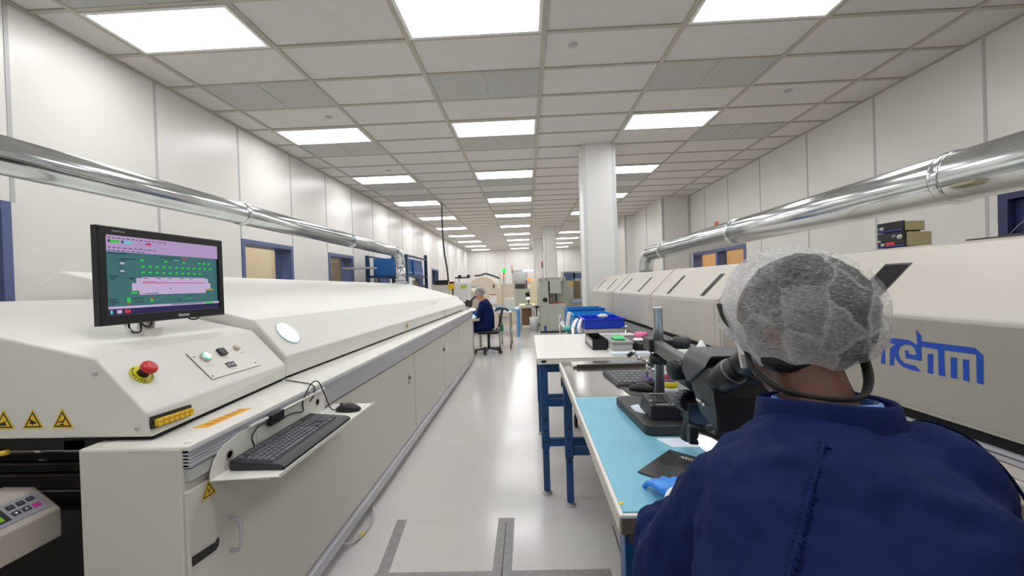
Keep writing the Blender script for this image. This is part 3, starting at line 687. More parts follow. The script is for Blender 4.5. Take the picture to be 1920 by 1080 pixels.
MB().box(-.97, -.85, 1.275, 1.95, TZ-.02, TZ-.002).build('underframe', OVEN, kt)
kx = thing('keyboard', (-.89, 1.58, TZ+.004), 'black full size keyboard on the white tray of the cream oven', 'keyboard')
K0 = TZ+.0045
def KX(a, b):          # a: depth 0 front..1 back, b: 0 near..1 far ; front faces the aisle
    x = lerp(-.806, -.985, a); y = lerp(1.315, 1.80, b); return x, y
pro = [(-.806, K0), (-.806, K0+.012), (-.826, K0+.02), (-.955, K0+.030), (-.992, K0+.034), (-.992, K0)]
MB().prism([(x, 1.285, z) for x, z in pro], (0, .495, 0)).build('case', mat('keyboard_case', (34, 36, 40), .45), kx, bevel=.004)
def kz(x): return lerp(K0+.02, K0+.030, (-.826-x)/(.129))
rows = [(.9655, [1, .6, 1,1,1,1, .4, 1,1,1,1, .4, 1,1,1,1, .3, 1,1,1]), (.937, [1]*13+[2, .3, 1,1,1, .3, 1,1,1,1]), (.918, [1.5]+[1]*12+[1.5, .3, 1,1,1, .3, 1,1,1,1]), (.899, [1.75]+[1]*11+[2.25, 3.6, 1,1,1,-1]), (.880, [2.25]+[1]*10+[2.75, 1.3, 1, 1.3, 1,1,1,1]), (.861, [1.25, 1.25, 1.25, 6.25, 1.25, 1.25, 1.25, 1.25, .3, 1,1,1, .3, 2,1,-1])]
keyw = .0205; nk = 0
keycap = {}
for xx, ws in rows:
    y = 1.297
    gaps = {0: ('.')}
    for wd in ws:
        gap = wd in (.6, .4, .3) or wd in (3.6, 1.3)
        if wd == -1: y += keyw; continue
        if not gap:
            L = wd*keyw-.0025
            if wd not in keycap:
                mbk = MB(); hb, ht = .0085, .0065; z0_, z1_ = 0, .008
                bot = [(-hb, -L/2, 0), (hb, -L/2, 0), (hb, L/2, 0), (-hb, L/2, 0)]; top = [(-ht-.0005, -L/2+.002, z1_), (ht-.0005, -L/2+.002, z1_), (ht-.0005, L/2-.002, z1_), (-ht-.0005, L/2-.002, z1_)]
                k_ = mbk.loft([bot, top], smooth=False).build('keycap', KEY, kx); k_.parent = kx
                me_ = k_.data
                for v_ in me_.vertices: v_.co += V(wloc(kx))
                keycap[wd] = k_
            else:
                k_ = keycap[wd].copy(); COL.objects.link(k_); k_.parent = kx
            k_.location = V((-xx, y+wd*keyw/2, kz(-xx)-.001)) - wloc(kx); nk += 1
        y += wd*keyw
MB().box(-.8055, -.8045, 1.33, 1.33, 0, 0)
def mouse(name, c, yaw, label, s=1.0, m=None):
    t = thing(name, c, label, 'computer mouse')
    rings = []; M = Matrix.Rotation(yaw, 3, 'Z')
    for u_ in [i/10 for i in range(11)]:
        y = (u_-.5)*.112*s; wdt = .031*s*math.sin(math.pi*min(.98, max(.06, u_*.88+.06)))**.45; h = .038*s*(math.sin(math.pi*(u_*.8+.1))**.7)
        rings.append([V(c) + M @ V((wdt*math.cos(a), y, max(.001, h*max(0, math.sin(a))**.75))) for a in [math.pi*k/10 for k in range(11)]] + [V(c) + M @ V((wdt*x_, y, .001)) for x_ in (-.6, 0, .6)])
    b_ = MB().loft(rings).build('shell', m or BLACK, t)
    MB().lathe([(.007*s, -.003*s), (.007*s, .003*s)], V(c)+M @ V((0, .033*s, .031*s)), M @ V((1, 0, 0)), 14).build('scroll_wheel', DGREY, t)
    MB().obox(V(c)+M @ V((0, .02*s, .0335*s)), M @ V((.0005, 0, 0)), M @ V((0, .022*s, -.003)), (0, 0, .0015)).build('button_split', BLACKG, t)
    return t
mouse('mouse', (-.875, 1.91, TZ+.0045), math.radians(88), 'black computer mouse on the white tray beside the black keyboard')
cb = MB().tube(curve_pts([(-.925, 1.91, TZ+.01), (-.955, 1.90, TZ+.02), (-.975, 1.885, TZ+.09), (-.985, 1.85, TZ+.16), (-.99, 1.80, TZ+.165), (-.998, 1.76, TZ+.125), (-1.0, 1.74, TZ+.09), (-.995, 1.73, TZ+.06), (-.997, 1.66, TZ+.075), (-.992, 1.55, TZ+.085), (-.992, 1.45, TZ+.10), (-.992, 1.40, TZ+.075), (-.985, 1.40, TZ+.04)], 5), .0027, 8).build('mouse_cable', BLACK, origin=(-.99, 1.6, TZ+.1))
tag(cb, 'thin black cable looped over the rod of the white keyboard tray', 'cable')
cb = MB().tube(curve_pts([(-1.22, 1.98, .938), (-1.12, 1.93, .937), (-1.04, 1.88, .938), (-1.004, 1.85, .93), (-1.0, 1.83, .895), (-1.0, 1.80, .878)], 5), .0027, 8).build('power_cable', BLACK, origin=(-1.1, 1.9, .937))
tag(cb, 'black cable crossing the cream oven ledge beside the keyboard tray', 'cable')
cb = MB().tube(curve_pts([(-1.03, 2.55, .05), (-.99, 2.45, .025), (-.955, 2.33, .012), (-.96, 2.22, .012), (-.985, 2.13, .02), (-1.02, 2.08, .05)], 5), .006, 8, 0).tube(curve_pts([(-.968, 2.20, .012), (-.963, 2.22, .012), (-.96, 2.235, .012)], 3), .009, 8, 1).build('floor_cable', [LGREY, YEL], origin=(-.97, 2.3, .01))
tag(cb, 'pale cable with a yellow tag looping out under the cream oven', 'cable')
# ------------------------------------------------------------------ beige reflow oven on the right (slightly skewed to the aisle)
ANG = math.atan(.03)
RO = bpy.data.objects.new('reflow_oven', None); COL.objects.link(RO); RO.location = (1.21, 0, 0); RO.rotation_euler = (0, 0, ANG)
tag(RO, 'long beige reflow oven on the right with slotted lids and a blue logo', 'oven')
RM = Matrix.Rotation(ANG, 3, 'Z')
def RW(x, y, z): return RM @ V((x, y, z)) + V((1.21, 0, 0))      # machine frame to world
def rbuild(mb, name, mats, parent=RO, **k):                     # vertices are given in the machine frame
    o = mb.build(name, mats, None, **k); o.parent = parent; return o
rbuild(MB().box(.03, 1.35, -.6, 6.45, .08, .90).box(.06, 1.3, -.6, 6.40, .0, .08), 'base_cabinet', REHM_DK, bevel=.006)
rbuild(MB().box(-.085, .04, -.6, 6.5, .868, .902).box(-.10, -.085, -.6, 6.5, .85, .902), 'front_ledge', REHM, bevel=.006)
mb = MB().box(-.02, .02, -.6, 6.45, .905, .915).box(-.012, .0, -.6, 6.45, .918, .928)
rbuild(mb, 'guide_rail', ALU)
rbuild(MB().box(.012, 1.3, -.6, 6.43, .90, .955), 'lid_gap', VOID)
LID = [(0, .953), (0, 1.246), (.215, 1.461), (.26, 1.468), (1.30, 1.468), (1.30, .953)]
secs = [(-.6, 2.455), (2.50, 3.69), (3.715, 5.08), (5.10, 6.46)]
for i, (ya, yb) in enumerate(secs):
    l = rbuild(MB().prism([(x, ya, z) for x, z in LID], (0, yb-ya, 0)), 'lid', REHM, bevel=.007)
    if i == 0:
        rbuild(MB().box(-.003, 0, ya+.02, yb-.03, .965, 1.236), 'front_panel', REHM_DK, l, bevel=.002)
        sl = [(1.50, .045)]
    else:
        rbuild(MB().box(-.004, .004, ya+.02, yb-.03, .965, 1.23), 'front_panel', REHM_DK if False else REHM, l, bevel=.003)
        rbuild(MB().prism([(-.004, ya+.20, 1.23), (.012, ya+.2, 1.246), (.012, ya+.2, 1.243), (-.001, ya+.2, 1.23)], (0, yb-ya-.24, 0)), 'grip_edge', REHM, l)
        L = yb-ya; sl = [(ya+.29*L, .02), (ya+.78*L, .02)] if i > 1 else [(2.72, .024), (3.32, .02)]
    for (y, hw) in sl:
        a, b = V((.022, y, 1.268)), V((.155 if i else .16, y, 1.401 if i else 1.406)); n_ = V((-.7071, 0, .7071)); d_ = (b-a)/2
        s_ = rbuild(MB().obox((a+b)/2, d_*1.06, V((0, hw+.006, 0)), n_*.0015), 'slot_window', DGREY, l)
        rbuild(MB().obox((a+b)/2+n_*.001, d_*.96, V((0, hw, 0)), n_*.0015), 'slot_glass', BLACKG, s_)
    if i:   # raised rib between sections
        rbuild(MB().prism([(x-(.006 if k < 3 else 0), ya-.045, z+(.006 if 0 < k < 5 else 0)) for k, (x, z) in enumerate(LID)], (0, .05, 0)), 'rib', REHM, bevel=.005)
rbuild(MB().box(.30, 1.3, -.6, 2.40, 1.469, 1.476), 'top_plate', REHM, bevel=.002)
LG = [[(1.3642, 1.1525), (1.3565, 1.1684), (1.2944, 1.1693), (1.2677, 1.158), (1.2709, 1.2035), (1.2558, 1.1887), (1.255, 1.1715), (1.1144, 1.1737), (1.0958, 1.1562), (1.0966, 1.0806), (1.1113, 1.0824), (1.1115, 1.157), (1.1922, 1.1548), (1.1908, 1.0799), (1.2076, 1.0808), (1.208, 1.1543), (1.2565, 1.1555), (1.2563, 1.1126), (1.3046, 1.112), (1.3072, 1.1361), (1.2974, 1.1369), (1.2942, 1.1255), (1.2709, 1.1274), (1.2756, 1.1455), (1.2882, 1.1549), (1.3081, 1.1545), (1.3233, 1.1436), (1.3302, 1.1249), (1.3251, 1.107), (1.3108, 1.0953), (1.2768, 1.0935), (1.2583, 1.0799), (1.2879, 1.0777), (1.3157, 1.0827), (1.3337, 1.0966), (1.3426, 1.1149), (1.3468, 1.0795), (1.3597, 1.0795), (1.3574, 1.1347), (1.338, 1.1501)],
 [(1.2379, 1.1364), (1.2229, 1.139), (1.2234, 1.0801), (1.2388, 1.08)], [(1.1744, 1.1385), (1.1592, 1.1393), (1.1597, 1.0809), (1.1749, 1.0805)],
 [(1.1438, 1.1383), (1.1297, 1.1391), (1.1298, 1.0809), (1.1435, 1.0813)], [(1.3847, 1.1258), (1.376, 1.1327), (1.3769, 1.0788), (1.3925, 1.0785)]]
mb = MB()
for P in LG: mb.prism([(-.0042, y, z) for y, z in P], (.0012, 0, 0))
rbuild(mb, 'blue_logo', LOGO)
# two stacked bench instruments on the beige oven
def instrument(x, y, w, d, z, h, label, knobs, m):
    p = RW(x, y, z); t = thing('bench_instrument', p, label, 'instrument', None); t.rotation_euler = (0, 0, ANG)
    def q(mb, n, mm, par=t, **k):
        o = mb.build(n, mm, None, **k); o.parent = par; return o
    q(MB().box(.004, w, -d/2, d/2, .004, h), 'housing', m, bevel=.003)
    f = q(MB().box(-.004, .004, -d/2-.003, d/2+.003, .002, h+.002), 'front_panel', BLACK, bevel=.002)
    q(MB().box(-.006, -.004, -d/2, d/2, .006, .012), 'blue_stripe', mat('stripe_blue', (40, 56, 150), .4), f)
    for (yy, zz, r, mm) in knobs: q(MB().lathe([(r, 0), (r*.85, -.008), (0, -.009)], (-.004, yy, zz), (1, 0, 0), 14), 'knob', mm, f)
    q(MB().box(.01, .03, -d/2+.01, -d/2+.025, 0, .004).box(.01, .03, d/2-.025, d/2-.01, 0, .004).box(w-.03, w-.01, -d/2+.01, -d/2+.025, 0, .004).box(w-.03, w-.01, d/2-.025, d/2-.01, 0, .004), 'foot', BLACK)
    return t, q, f
t, q, f = instrument(.325, 1.70, .105, .115, 1.477, .060, 'larger khaki instrument with black front, lower of the two on the beige oven', [(-.043, .042, .010, LGREY), (-.02, .046, .007, MIDG), (.045, .03, .006, LGREY), (.03, .016, .007, LGREY)], OLIVE)
q(MB().box(-.0055, -.004, -.018, .02, .012, .024), 'red_display', mat('red_display', (170, 36, 40), .3, emis=(190, 40, 40), estr=.3), f)
instrument(.332, 1.71, .085, .11, 1.5395, .042, 'smaller khaki instrument with black front, stacked on the larger one', [(.03, .02, .008, LGREY), (.042, .02, .005, MIDG)], OLIVE)
p = RW(.42, 1.15, 1.4765)
t = thing('folder', p, 'thin dark folder lying on top of the beige oven by the right edge', 'folder')
MB().obox(V(p)+V((.02, .08, .004)), (.1, 0, 0), (0, .22, 0), (0, 0, .004)).build('lower_cover', DGREY, t, bevel=.002)
MB().obox(V(p)+V((.035, .03, .011)), (.085, 0, 0), (0, .2, 0), (0, 0, .0025)).build('upper_cover', BLACK, t, bevel=.001)
o = MB().tube(curve_pts([RW(.5, 1.62, 1.479), RW(.52, 1.5, 1.482), RW(.5, 1.42, 1.53), RW(.48, 1.36, 1.56), RW(.5, 1.3, 1.54), RW(.55, 1.27, 1.482)], 6), .0012, 6).build('thin_wire', LGREY, origin=RW(.5, 1.5, 1.48))
tag(o, 'thin pale wire looping above the beige oven behind the folder', 'wire')

# ------------------------------------------------------------------ benches
def bench(name, label, x0, x1, y0, y1, h, th, topm, edgem, bars):
    t = thing(name, ((x0+x1)/2, (y0+y1)/2, 0), label, 'workbench')
    tt = MB().box(x0, x1, y0, y1, h-th, h-.008).build('tabletop', topm, t, bevel=.003); MB().box(x0-.002, x1, y0-.002, y1, h-.008, h).build('top_sheet', LAMW, tt, bevel=.002)
    e = MB()
    e.box(x0-.003, x0, y0+.004, y1-.004, h-th+.004, h-.006); e.build('edge_band', edgem, tt)
    lx = (x0+.014, x1-.08); ly = (y0+.035, y1-.085)
    for x in lx:
        for y in ly:
            l = MB().box(x, x+.05, y, y+.05, .30, h-th).box(x+.004, x+.046, y+.004, y+.046, .025, .30).build('leg', BLUE, t, bevel=.003)
            mb = MB()
            for z in (.28, .35, .42, .49): mb.cyl((x+.025, y-.001, z), (x+.025, y+.001, z), .007, n=10)
            mb.build('bolt_hole', BLACK, l)
            MB().lathe([(.032, 0), (.032, .006), (.012, .012), (.009, .03), (0, .03)], (x+.025, y+.025, 0), n=16).build('foot', LGREY, l)
    for y in ly:
        for z in bars: MB().box(lx[0]+.05, lx[1], y+.008, y+.042, z-.025, z+.025).build('crossbar', BLUE, t, bevel=.003)
    MB().box(lx[0]+.05, lx[1], ly[0]+.008, ly[0]+.042, h-th-.06, h-th).build('top_rail', BLUE, t, bevel=.003); MB().box(lx[0]+.05, lx[1], ly[1]+.008, ly[1]+.042, h-th-.06, h-th).build('top_rail', BLUE, t, bevel=.003)
    return t
BH, WH = .872, .90
b1 = bench('workbench', 'blue framed workbench with a light blue mat, nearest on the right', .187, .97, .885, 2.575, BH, .045, mat('bench_top_brown', (108, 98, 90), .45), EDGEW, (.34,))
MB().box(.197, .965, 1.80, 2.565, BH, BH+.003).build('steel_plate', STEEL, b1, bevel=.001)
b2 = bench('workbench', 'blue framed table with a bare white top, behind the blue mat bench', .05, .98, 2.60, 3.78, WH, .04, LAMW, WHITEP, (.34, .60))
MB().lathe([(.017, 0), (.017, .002), (0, .002)], (.226, .9195, .80), (0, -1, 0), 24).build('round_hole', BLACK, b1)
o = MB().box(.075, .105, 2.597, 2.5995, WH-.028, WH-.014).build('asset_tag', BLACK, b2)
m = MB().prism([(.193, .892, BH), (.96, .892, BH), (.96, 1.772, BH), (.193, 1.786, BH)], (0, 0, .0035)).build('bench_mat', MATB, bevel=.001, origin=(.5, 1.3, BH))
tag(m, 'light blue antistatic mat covering the near half of the bench', 'bench mat')
tg = MB().obox((.197, .925, BH+.004), (.005, .0015, 0), (-.0015, .004, 0), (0, 0, .0008)).build('yellow_tag', YEL, origin=(.2, .925, BH+.004)); tag(tg, 'tiny yellow tag stuck on the corner of the blue mat', 'tag')
MT = BH+.0036
# black dish pad under the glove
pd = thing('black_pad', (.36, 1.07, MT), 'thin black pad with white print under the gloved hand', 'pad')
pa, pb_, pc_ = V((.273, 1.072, MT)), V((.403, 1.208, MT)), V((.553, 1.06, MT)); pd_ = pa + (pc_-pb_)
P4 = MB().prism([pa, pb_, pc_, pd_], (0, 0, .004)).build('sheet', mat('pad_black', (38, 38, 38), .4), pd, bevel=.001)
pr = (pc_-pb_).normalized(); pu = (pb_-pa).normalized()
if True:
    mb = MB(); q0 = pb_ + pr*.045 - pu*.035 + V((0, 0, .0042))
    text_mesh(mb, 'ARCDPMEX', q0, pr, pu, .020, 0, .0003, bold=.0004, width=.085)
    for k, (a, b) in enumerate(((.105, .085), (.115, .108), (.12, .075))): mb.obox(pb_+pr*a-pu*b+V((0, 0, .0045)), pr*.006, pu*.003, (0, 0, .0002))
    mb.build('white_print', mat('pad_print', (196, 196, 194), .6), P4)
wp = MB().prism([(.395, 1.30, MT), (.395, 1.285, MT), (.42, 1.228, MT), (.70, 1.22, MT), (.70, 1.30, MT)], (0, 0, .002)).build('paper_wipe', PAPER, origin=(.5, 1.26, MT)); tag(wp, 'white paper wipe on the blue mat in front of the microscope base', 'wipe')

# ------------------------------------------------------------------ stereo microscope on a boom stand
ms = thing('stereo_microscope', (.52, 1.5, MT), 'black stereo microscope on a chrome boom stand on the blue mat', 'microscope')
base = [(.40, 1.315), (.345, 1.56), (.375, 1.66), (.74, 1.66), (.78, 1.315)]
MB().prism([(.368, 1.335, MT), (.385, 1.318, MT), (.78, 1.305, MT), (.78, 1.67, MT), (.36, 1.67, MT), (.345, 1.655, MT)], (0, 0, .034)).build('base_plate', mat('base_charcoal', (40, 41, 43), .45, bump=.05, scale=250), ms, bevel=.006, seg=3)
BZ = MT+.034
MB().cyl((.503, 1.60, BZ), (.503, 1.60, 1.268), .0185, n=28).cyl((.503, 1.60, 1.268), (.503, 1.60, 1.274), .0185, .014, n=28).build('pole', POLE, ms)
MB().lathe([(.034, 0), (.034, .02), (.022, .026), (.0186, .03)], (.503, 1.60, BZ), n=24).build('pole_foot', SCOPE, ms)
cl = MB().box(.455, .515, 1.555, 1.645, 1.105, 1.155).box(.515, .56, 1.565, 1.635, 1.11, 1.15).build('arm_clamp', SCOPE, ms, bevel=.006)
MB().lathe([(.022, 0), (.024, .006), (.024, .05), (.018, .058), (0, .058)], (.555, 1.585, 1.135), (1, -.25, .0), 18).build('clamp_knob', DGREY, cl)
MB().lathe([(.034, 0), (.036, .006), (.036, .028), (.027, .036)], (.503, 1.60, 1.055), n=24).build('stop_collar', BLACK, ms)
MB().bar((.488, 1.56, 1.128), (.474, 1.235, 1.118), .034, .044).build('boom_arm', mat('boom_grey', (84, 84, 84), .42), ms, bevel=.005)
fk = MB().obox((.470, 1.20, 1.105), (.03, 0, 0), (0, .045, 0), (0, 0, .038)).build('focus_mount', BLACK, ms, bevel=.012, seg=3)
for p, a, r in (((.432, 1.195, 1.118), (-1, -.15, 0), .030), ((.505, 1.20, 1.118), (1, 0, 0), .03)):
    MB().lathe([(r*.8, -.012), (r, -.006), (r, .02), (r*.85, .026), (0, .026)], p, a, 12).build('focus_knob', BLACK, fk)
lk = MB().cyl((.455, 1.22, 1.02), (.455, 1.17, 1.03), .030, n=24).build('lower_knob', BLACK, ms)
mb = MB()
for k in range(16):
    a = 2*math.pi*k/16; mb.bar(V((.455, 1.222, 1.02))+V((math.cos(a)*.03, 0, math.sin(a)*.03)), V((.455, 1.168, 1.03))+V((math.cos(a)*.03, 0, math.sin(a)*.03)), .005, .005)
mb.build('knob_ribs', DGREY, lk)
MB().box(.44, .50, 1.15, 1.2, .97, 1.03).lathe([(.04, 0), (.042, .01), (.03, .05), (.022, .07)], (.47, 1.19, .915), n=20).build('lower_bracket', BLACK, ms, bevel=.004)
MB().box(.462, .482, 1.165, 1.20, 1.02, 1.08).build('support_post', BLACK, ms)
# optical head: left face to the aisle, front face to the viewer
hd = MB(); sec = lambda x, y0, y1, z0, z1, c: [(x+c, y0, z0), (x+c, y0, z1), (x+c, y1, z1), (x+c, y1, z0)]
body = [(.412, .955, 1.016), (.398, .955, 1.10), (.404, .97, 1.165), (.396, 1.10, 1.180), (.402, 1.11, 1.12), (.412, 1.06, 1.03)]
R1 = [V(p) for p in body]; R2 = [V((.548 + (.41-p[0])*1.0, p[1], p[2])) for p in body]
R1 = [p+V((.022, 0, 0)) for p in R1]; R2 = [p+V((.022, 0, 0)) for p in R2]
hd.loft([R1, R2], smooth=False)
head = hd.build('optical_head', SCOPE, ms, bevel=.008, seg=3)
HS = V((.026, 0, 0))
MB().loft([[HS+V((.392, .985, 1.162)), HS+V((.386, 1.11, 1.172)), HS+V((.386, 1.125, 1.130)), HS+V((.392, 1.10, 1.10))], [HS+V((.41, .99, 1.192)), HS+V((.405, 1.115, 1.196)), HS+V((.405, 1.13, 1.14)), HS+V((.41, 1.10, 1.10))], [HS+V((.545, .99, 1.192)), HS+V((.55, 1.115, 1.196)), HS+V((.55, 1.13, 1.14)), HS+V((.545, 1.10, 1.10))], [HS+V((.562, .985, 1.16)), HS+V((.565, 1.11, 1.172)), HS+V((.565, 1.125, 1.13)), HS+V((.562, 1.10, 1.10))]], smooth=False).build('top_cover', SCOPEG, head, bevel=.008, seg=3)
for dx in (0, .064):
    p0 = V((.445+dx*.93, .985+dx*.38, 1.128)); ax = V((.28, -.70, .62)).normalized()
    tb_ = MB().lathe([(.030, 0), (.032, .02), (.0325, .055), (.030, .06), (.0275, .062), (.027, .085)], p0, ax, 28).build('eyepiece_tube', SCOPE, head)
    MB().lathe([(.0262, .085), (.027, .088), (.027, .118), (.030, .125), (.031, .146), (.024, .148), (.0215, .140), (0, .139)], p0, ax, 28).build('eye_cup', BLACK, tb_)
    MB().lathe([(.0315, .060), (.0317, .0615), (.0277, .062)], p0, ax, 28).build('silver_ring', MIDG, tb_)
mb = MB().box(.4225, .4255, 1.03, 1.055, 1.068, 1.0735).box(.4225, .4255, 1.008, 1.020, 1.066, 1.0715)
mb.build('body_print', mat('scope_print', (210, 210, 205), .5), head)
MB().lathe([(.047, 0), (.050, -.01), (.046, -.03), (.040, -.052), (.034, -.054)], (.498, 1.005, 1.020), n=32).build('objective', BLACK, ms)
lm = MB().lathe([(.062, 0), (.064, -.004), (.064, -.026), (.058, -.03), (.036, -.03), (.034, -.026), (.034, 0)], (.498, 1.005, .993), (.05, .12, 1), 40).build('ring_light', BLACK, ms)
MB().lathe([(.059, -.0305), (.056, -.034), (.040, -.034), (.037, -.0305)], (.498, 1.005, .993), (.05, .12, 1), 40).build('led_ring', WHITEL, lm)
# small task lamp under the head
lp = thing('task_lamp', (.42, 1.33, BZ), 'small dark task lamp with a glowing white face under the microscope', 'lamp')
MB().cyl((.50, 1.40, BZ), (.50, 1.40, BZ+.01), .022, n=20).build('lamp_foot', DGREY, lp)
MB().tube(curve_pts([(.50, 1.40, BZ+.01), (.50, 1.36, .93), (.47, 1.20, .955), (.43, 1.05, .985), (.372, .955, 1.018)], 5), .006, 10).build('stem', DGREY, lp)
MB().obox((.369, .945, 1.022), (.010, -.002, 0), (0, .010, 0), (.0, 0, .021)).build('lamp_head', SCOPE, lp, bevel=.003)
LC, LU, LV = V((.402, .93, 1.000)), V((.029, -.008, -.015)), V((.004, -.006, .0145)); LN = LU.cross(LV).normalized()
if LN.y > 0: LN = -LN
MB().obox(LC-LN*.016-LU*.1+LV*.25, LU*1.05, LV*.95, LN*.009).build('lamp_shade', BLACK, lp, bevel=.006)
MB().loft([[LC + LU*math.cos(a)*s_ + LV*math.sin(a)*s_ + LN*k for a in [2*math.pi*i/32 for i in range(32)]] for k, s_ in ((-.006, 1), (0, 1), (.003, .93), (.004, .6))]).build('glowing_face', WHITEL, lp)
# control box on the base
cx = thing('light_controller', (.46, 1.44, BZ), 'small black light controller box on the microscope base', 'controller')
cb_ = MB().loft([[(.40, 1.375, BZ), (.545, 1.365, BZ), (.55, 1.50, BZ), (.40, 1.51, BZ)], [(.405, 1.385, BZ+.045), (.535, 1.375, BZ+.045), (.54, 1.49, BZ+.06), (.405, 1.50, BZ+.06)]], smooth=False).build('housing', BLACK, cx, bevel=.004)
mb = MB()
for k in range(5): mb.bar((.432+.017*k, 1.41, BZ+.0497), (.437+.017*k, 1.465, BZ+.0565), .007, .002)
mb.build('vent_slots', DGREY, cb_)
mb = MB().bar((.425, 1.393, BZ+.0467), (.465, 1.390, BZ+.0467), .005, .001).bar((.475, 1.389, BZ+.0467), (.515, 1.387, BZ+.0467), .005, .001).bar((.43, 1.483, BZ+.0592), (.48, 1.48, BZ+.059), .006, .001).box(.412, .422, 1.42, 1.43, BZ+.05, BZ+.0525)
mb.build('white_marks', LGREY, cb_)
pn = MB().prism([(.37, 1.53, BZ), (.372, 1.47, BZ), (.40, 1.44, BZ), (.405, 1.55, BZ)], (0, 0, .002)).build('paper_note', PAPER, origin=(.38, 1.5, BZ)); tag(pn, 'scrap of white paper beside the light controller on the microscope base', 'paper')

wp2 = MB().prism([(.795, 1.25, MT), (.955, 1.25, MT), (.955, 1.755, MT), (.795, 1.755, MT)], (0, 0, .012)).build('paper_stack', WHITE, origin=(.87, 1.2, MT), bevel=.001); tag(wp2, 'white paper stack on the blue mat right of the microscope base', 'papers')
# ------------------------------------------------------------------ other things on the steel half of the bench
ST = BH+.0035
k2 = thing('keyboard', (.6, 2.08, ST), 'thin black keyboard lying on the steel half of the bench', 'keyboard')
KA, KB_, KC, KD = V((.398, 2.235, ST)), V((.372, 2.21, ST)), V((.432, 1.945, ST)), V((.66, 1.90, ST))
kb0 = MB().loft([[(.415, 1.955, ST), (.83, 1.935, ST), (.845, 2.205, ST), (.395, 2.235, ST)], [(.418, 1.96, ST+.012), (.827, 1.94, ST+.012), (.842, 2.20, ST+.018), (.398, 2.23, ST+.018)]], smooth=False).build('case', DGREY, k2, bevel=.003)
kp_ = None
for i in range(5):
    for jx in range(16):
        u_, v_ = (jx+.7)/16.4, (i+.7)/5.5
        x = lerp(lerp(.418, .40, v_), lerp(.828, .842, v_), u_); y = lerp(lerp(1.96, 2.228, v_), lerp(1.94, 2.20, v_), u_)
        if kp_ is None:
            kp_ = MB().loft([[(-.0112, -.021, 0), (.0112, -.021, 0), (.0112, .021, 0), (-.0112, .021, 0)], [(-.0088, -.018, .005), (.0088, -.018, .005), (.0088, .018, .005), (-.0088, .018, .005)]], smooth=False).build('keycap', KEY, None); kp_.parent = k2; c_ = kp_
        else: c_ = kp_.copy(); COL.objects.link(c_); c_.parent = k2
        c_.location = V((x, y, ST+.0125+.005*v_)) - wloc(k2)
mp_ = MB().prism([(.425, 1.93, ST), (.43, 1.90, ST), (.44, 1.80, ST), (.66, 1.76, ST), (.67, 1.905, ST)], (0, 0, .003)).build('mouse_mat', mat('mouse_mat_grey', (74, 70, 68), .7), origin=(.55, 1.84, ST)); tag(mp_, 'dark grey mouse mat on the bench between keyboard and blue mat', 'mouse mat')
mouse('mouse', (.505, 1.865, ST+.0032), math.radians(62), 'black mouse on the dark grey mat beside the microscope pole', .95)
tr = thing('steel_tray', (.45, 2.45, ST), 'long flat steel tray at the far end of the blue mat bench', 'tray')
MB().box(.255, .93, 2.40, 2.56, ST, ST+.012).build('tray_plate', STEEL, tr, bevel=.003)
MB().box(.275, .92, 2.392, 2.40, ST, ST+.02).build('tray_lip', mat('tray_dark', (92, 86, 80), .3, .8), tr, bevel=.002)
bt = thing('spray_bottle', (.63, 1.74, ST), 'white squeeze bottle with a red and yellow label behind the chrome pole', 'bottle')
MB().lathe([(0, 0), (.033, 0), (.035, .005), (.035, .125), (.030, .145), (.014, .158), (.014, .17), (0, .17)], (.585, 1.74, ST), n=28).build('body', mat('bottle_white', (224, 226, 228), .35), bt)
MB().lathe([(.015, .17), (.016, .172), (.016, .192), (.006, .196), (.004, .225), (0, .226)], (.585, 1.74, ST), n=20).build('nozzle', WHITEP, bt)
lb = MB()
for z0, z1, mi in ((.035, .05, 0), (.05, .078, 1), (.078, .09, 2), (.09, .108, 3), (.108, .122, 0)): lb.lathe([(.0354, z0), (.0357, z0+.0005), (.0357, z1), (.0354, z1)], (.585, 1.74, ST), n=28, m=mi)
lb.build('label', [WHITE, mat('label_yellow', (222, 204, 40), .5), mat('label_violet', (120, 110, 160), .5), mat('label_red', (214, 70, 84), .5)], bt)
b5 = thing('bottle', (.68, 1.82, ST), 'plain white bottle beside the labelled squeeze bottle', 'bottle')
MB().lathe([(0, 0), (.03, 0), (.031, .004), (.031, .11), (.024, .128), (.012, .135), (0, .136)], (.665, 1.80, ST), n=24).build('body', WHITEP, b5); MB().lathe([(.013, .135), (.013, .155), (0, .156)], (.665, 1.80, ST), n=16).build('cap', WHITEP, b5)
fn = MB().lathe([(.045, 0), (.045, .01), (.036, .06), (.02, .10), (.006, .125), (0, .126)], (.80, 1.92, ST+.09), (0, 0, 1), 24).lathe([(0, 0), (.042, 0), (.045, .006), (.045, .095)], (.80, 1.92, ST), n=24).build('cone_bottle', WHITE, origin=(.8, 1.92, ST)); tag(fn, 'white bottle with a pointed conical top behind the microscope', 'bottle')
hh = thing('helping_hand', (.50, 2.12, ST), 'chrome jointed clip tool standing behind the boom arm', 'clip tool')
hx, hy = .55, 1.93
MB().lathe([(.04, 0), (.04, .012), (.012, .018), (0, .018)], (hx, hy, ST+.018), n=20).build('weighted_base', BLACK, hh)
MB().cyl((hx, hy, ST+.03), (hx, hy, ST+.13), .005, n=10).tube([(hx, hy, ST+.12), (hx-.04, hy-.01, ST+.14), (hx-.065, hy-.02, ST+.17)], .005, 8).tube([(hx, hy, ST+.10), (hx+.03, hy, ST+.08)], .004, 8).build('jointed_arm', CHROME, hh)
mb = MB()
for p in ((hx, hy, ST+.12), (hx-.04, hy-.01, ST+.14), (hx-.065, hy-.02, ST+.17), (hx+.03, hy, ST+.08)): mb.ball(p, .011, nu=14, nv=8)
mb.build('ball_joint', CHROME, hh)
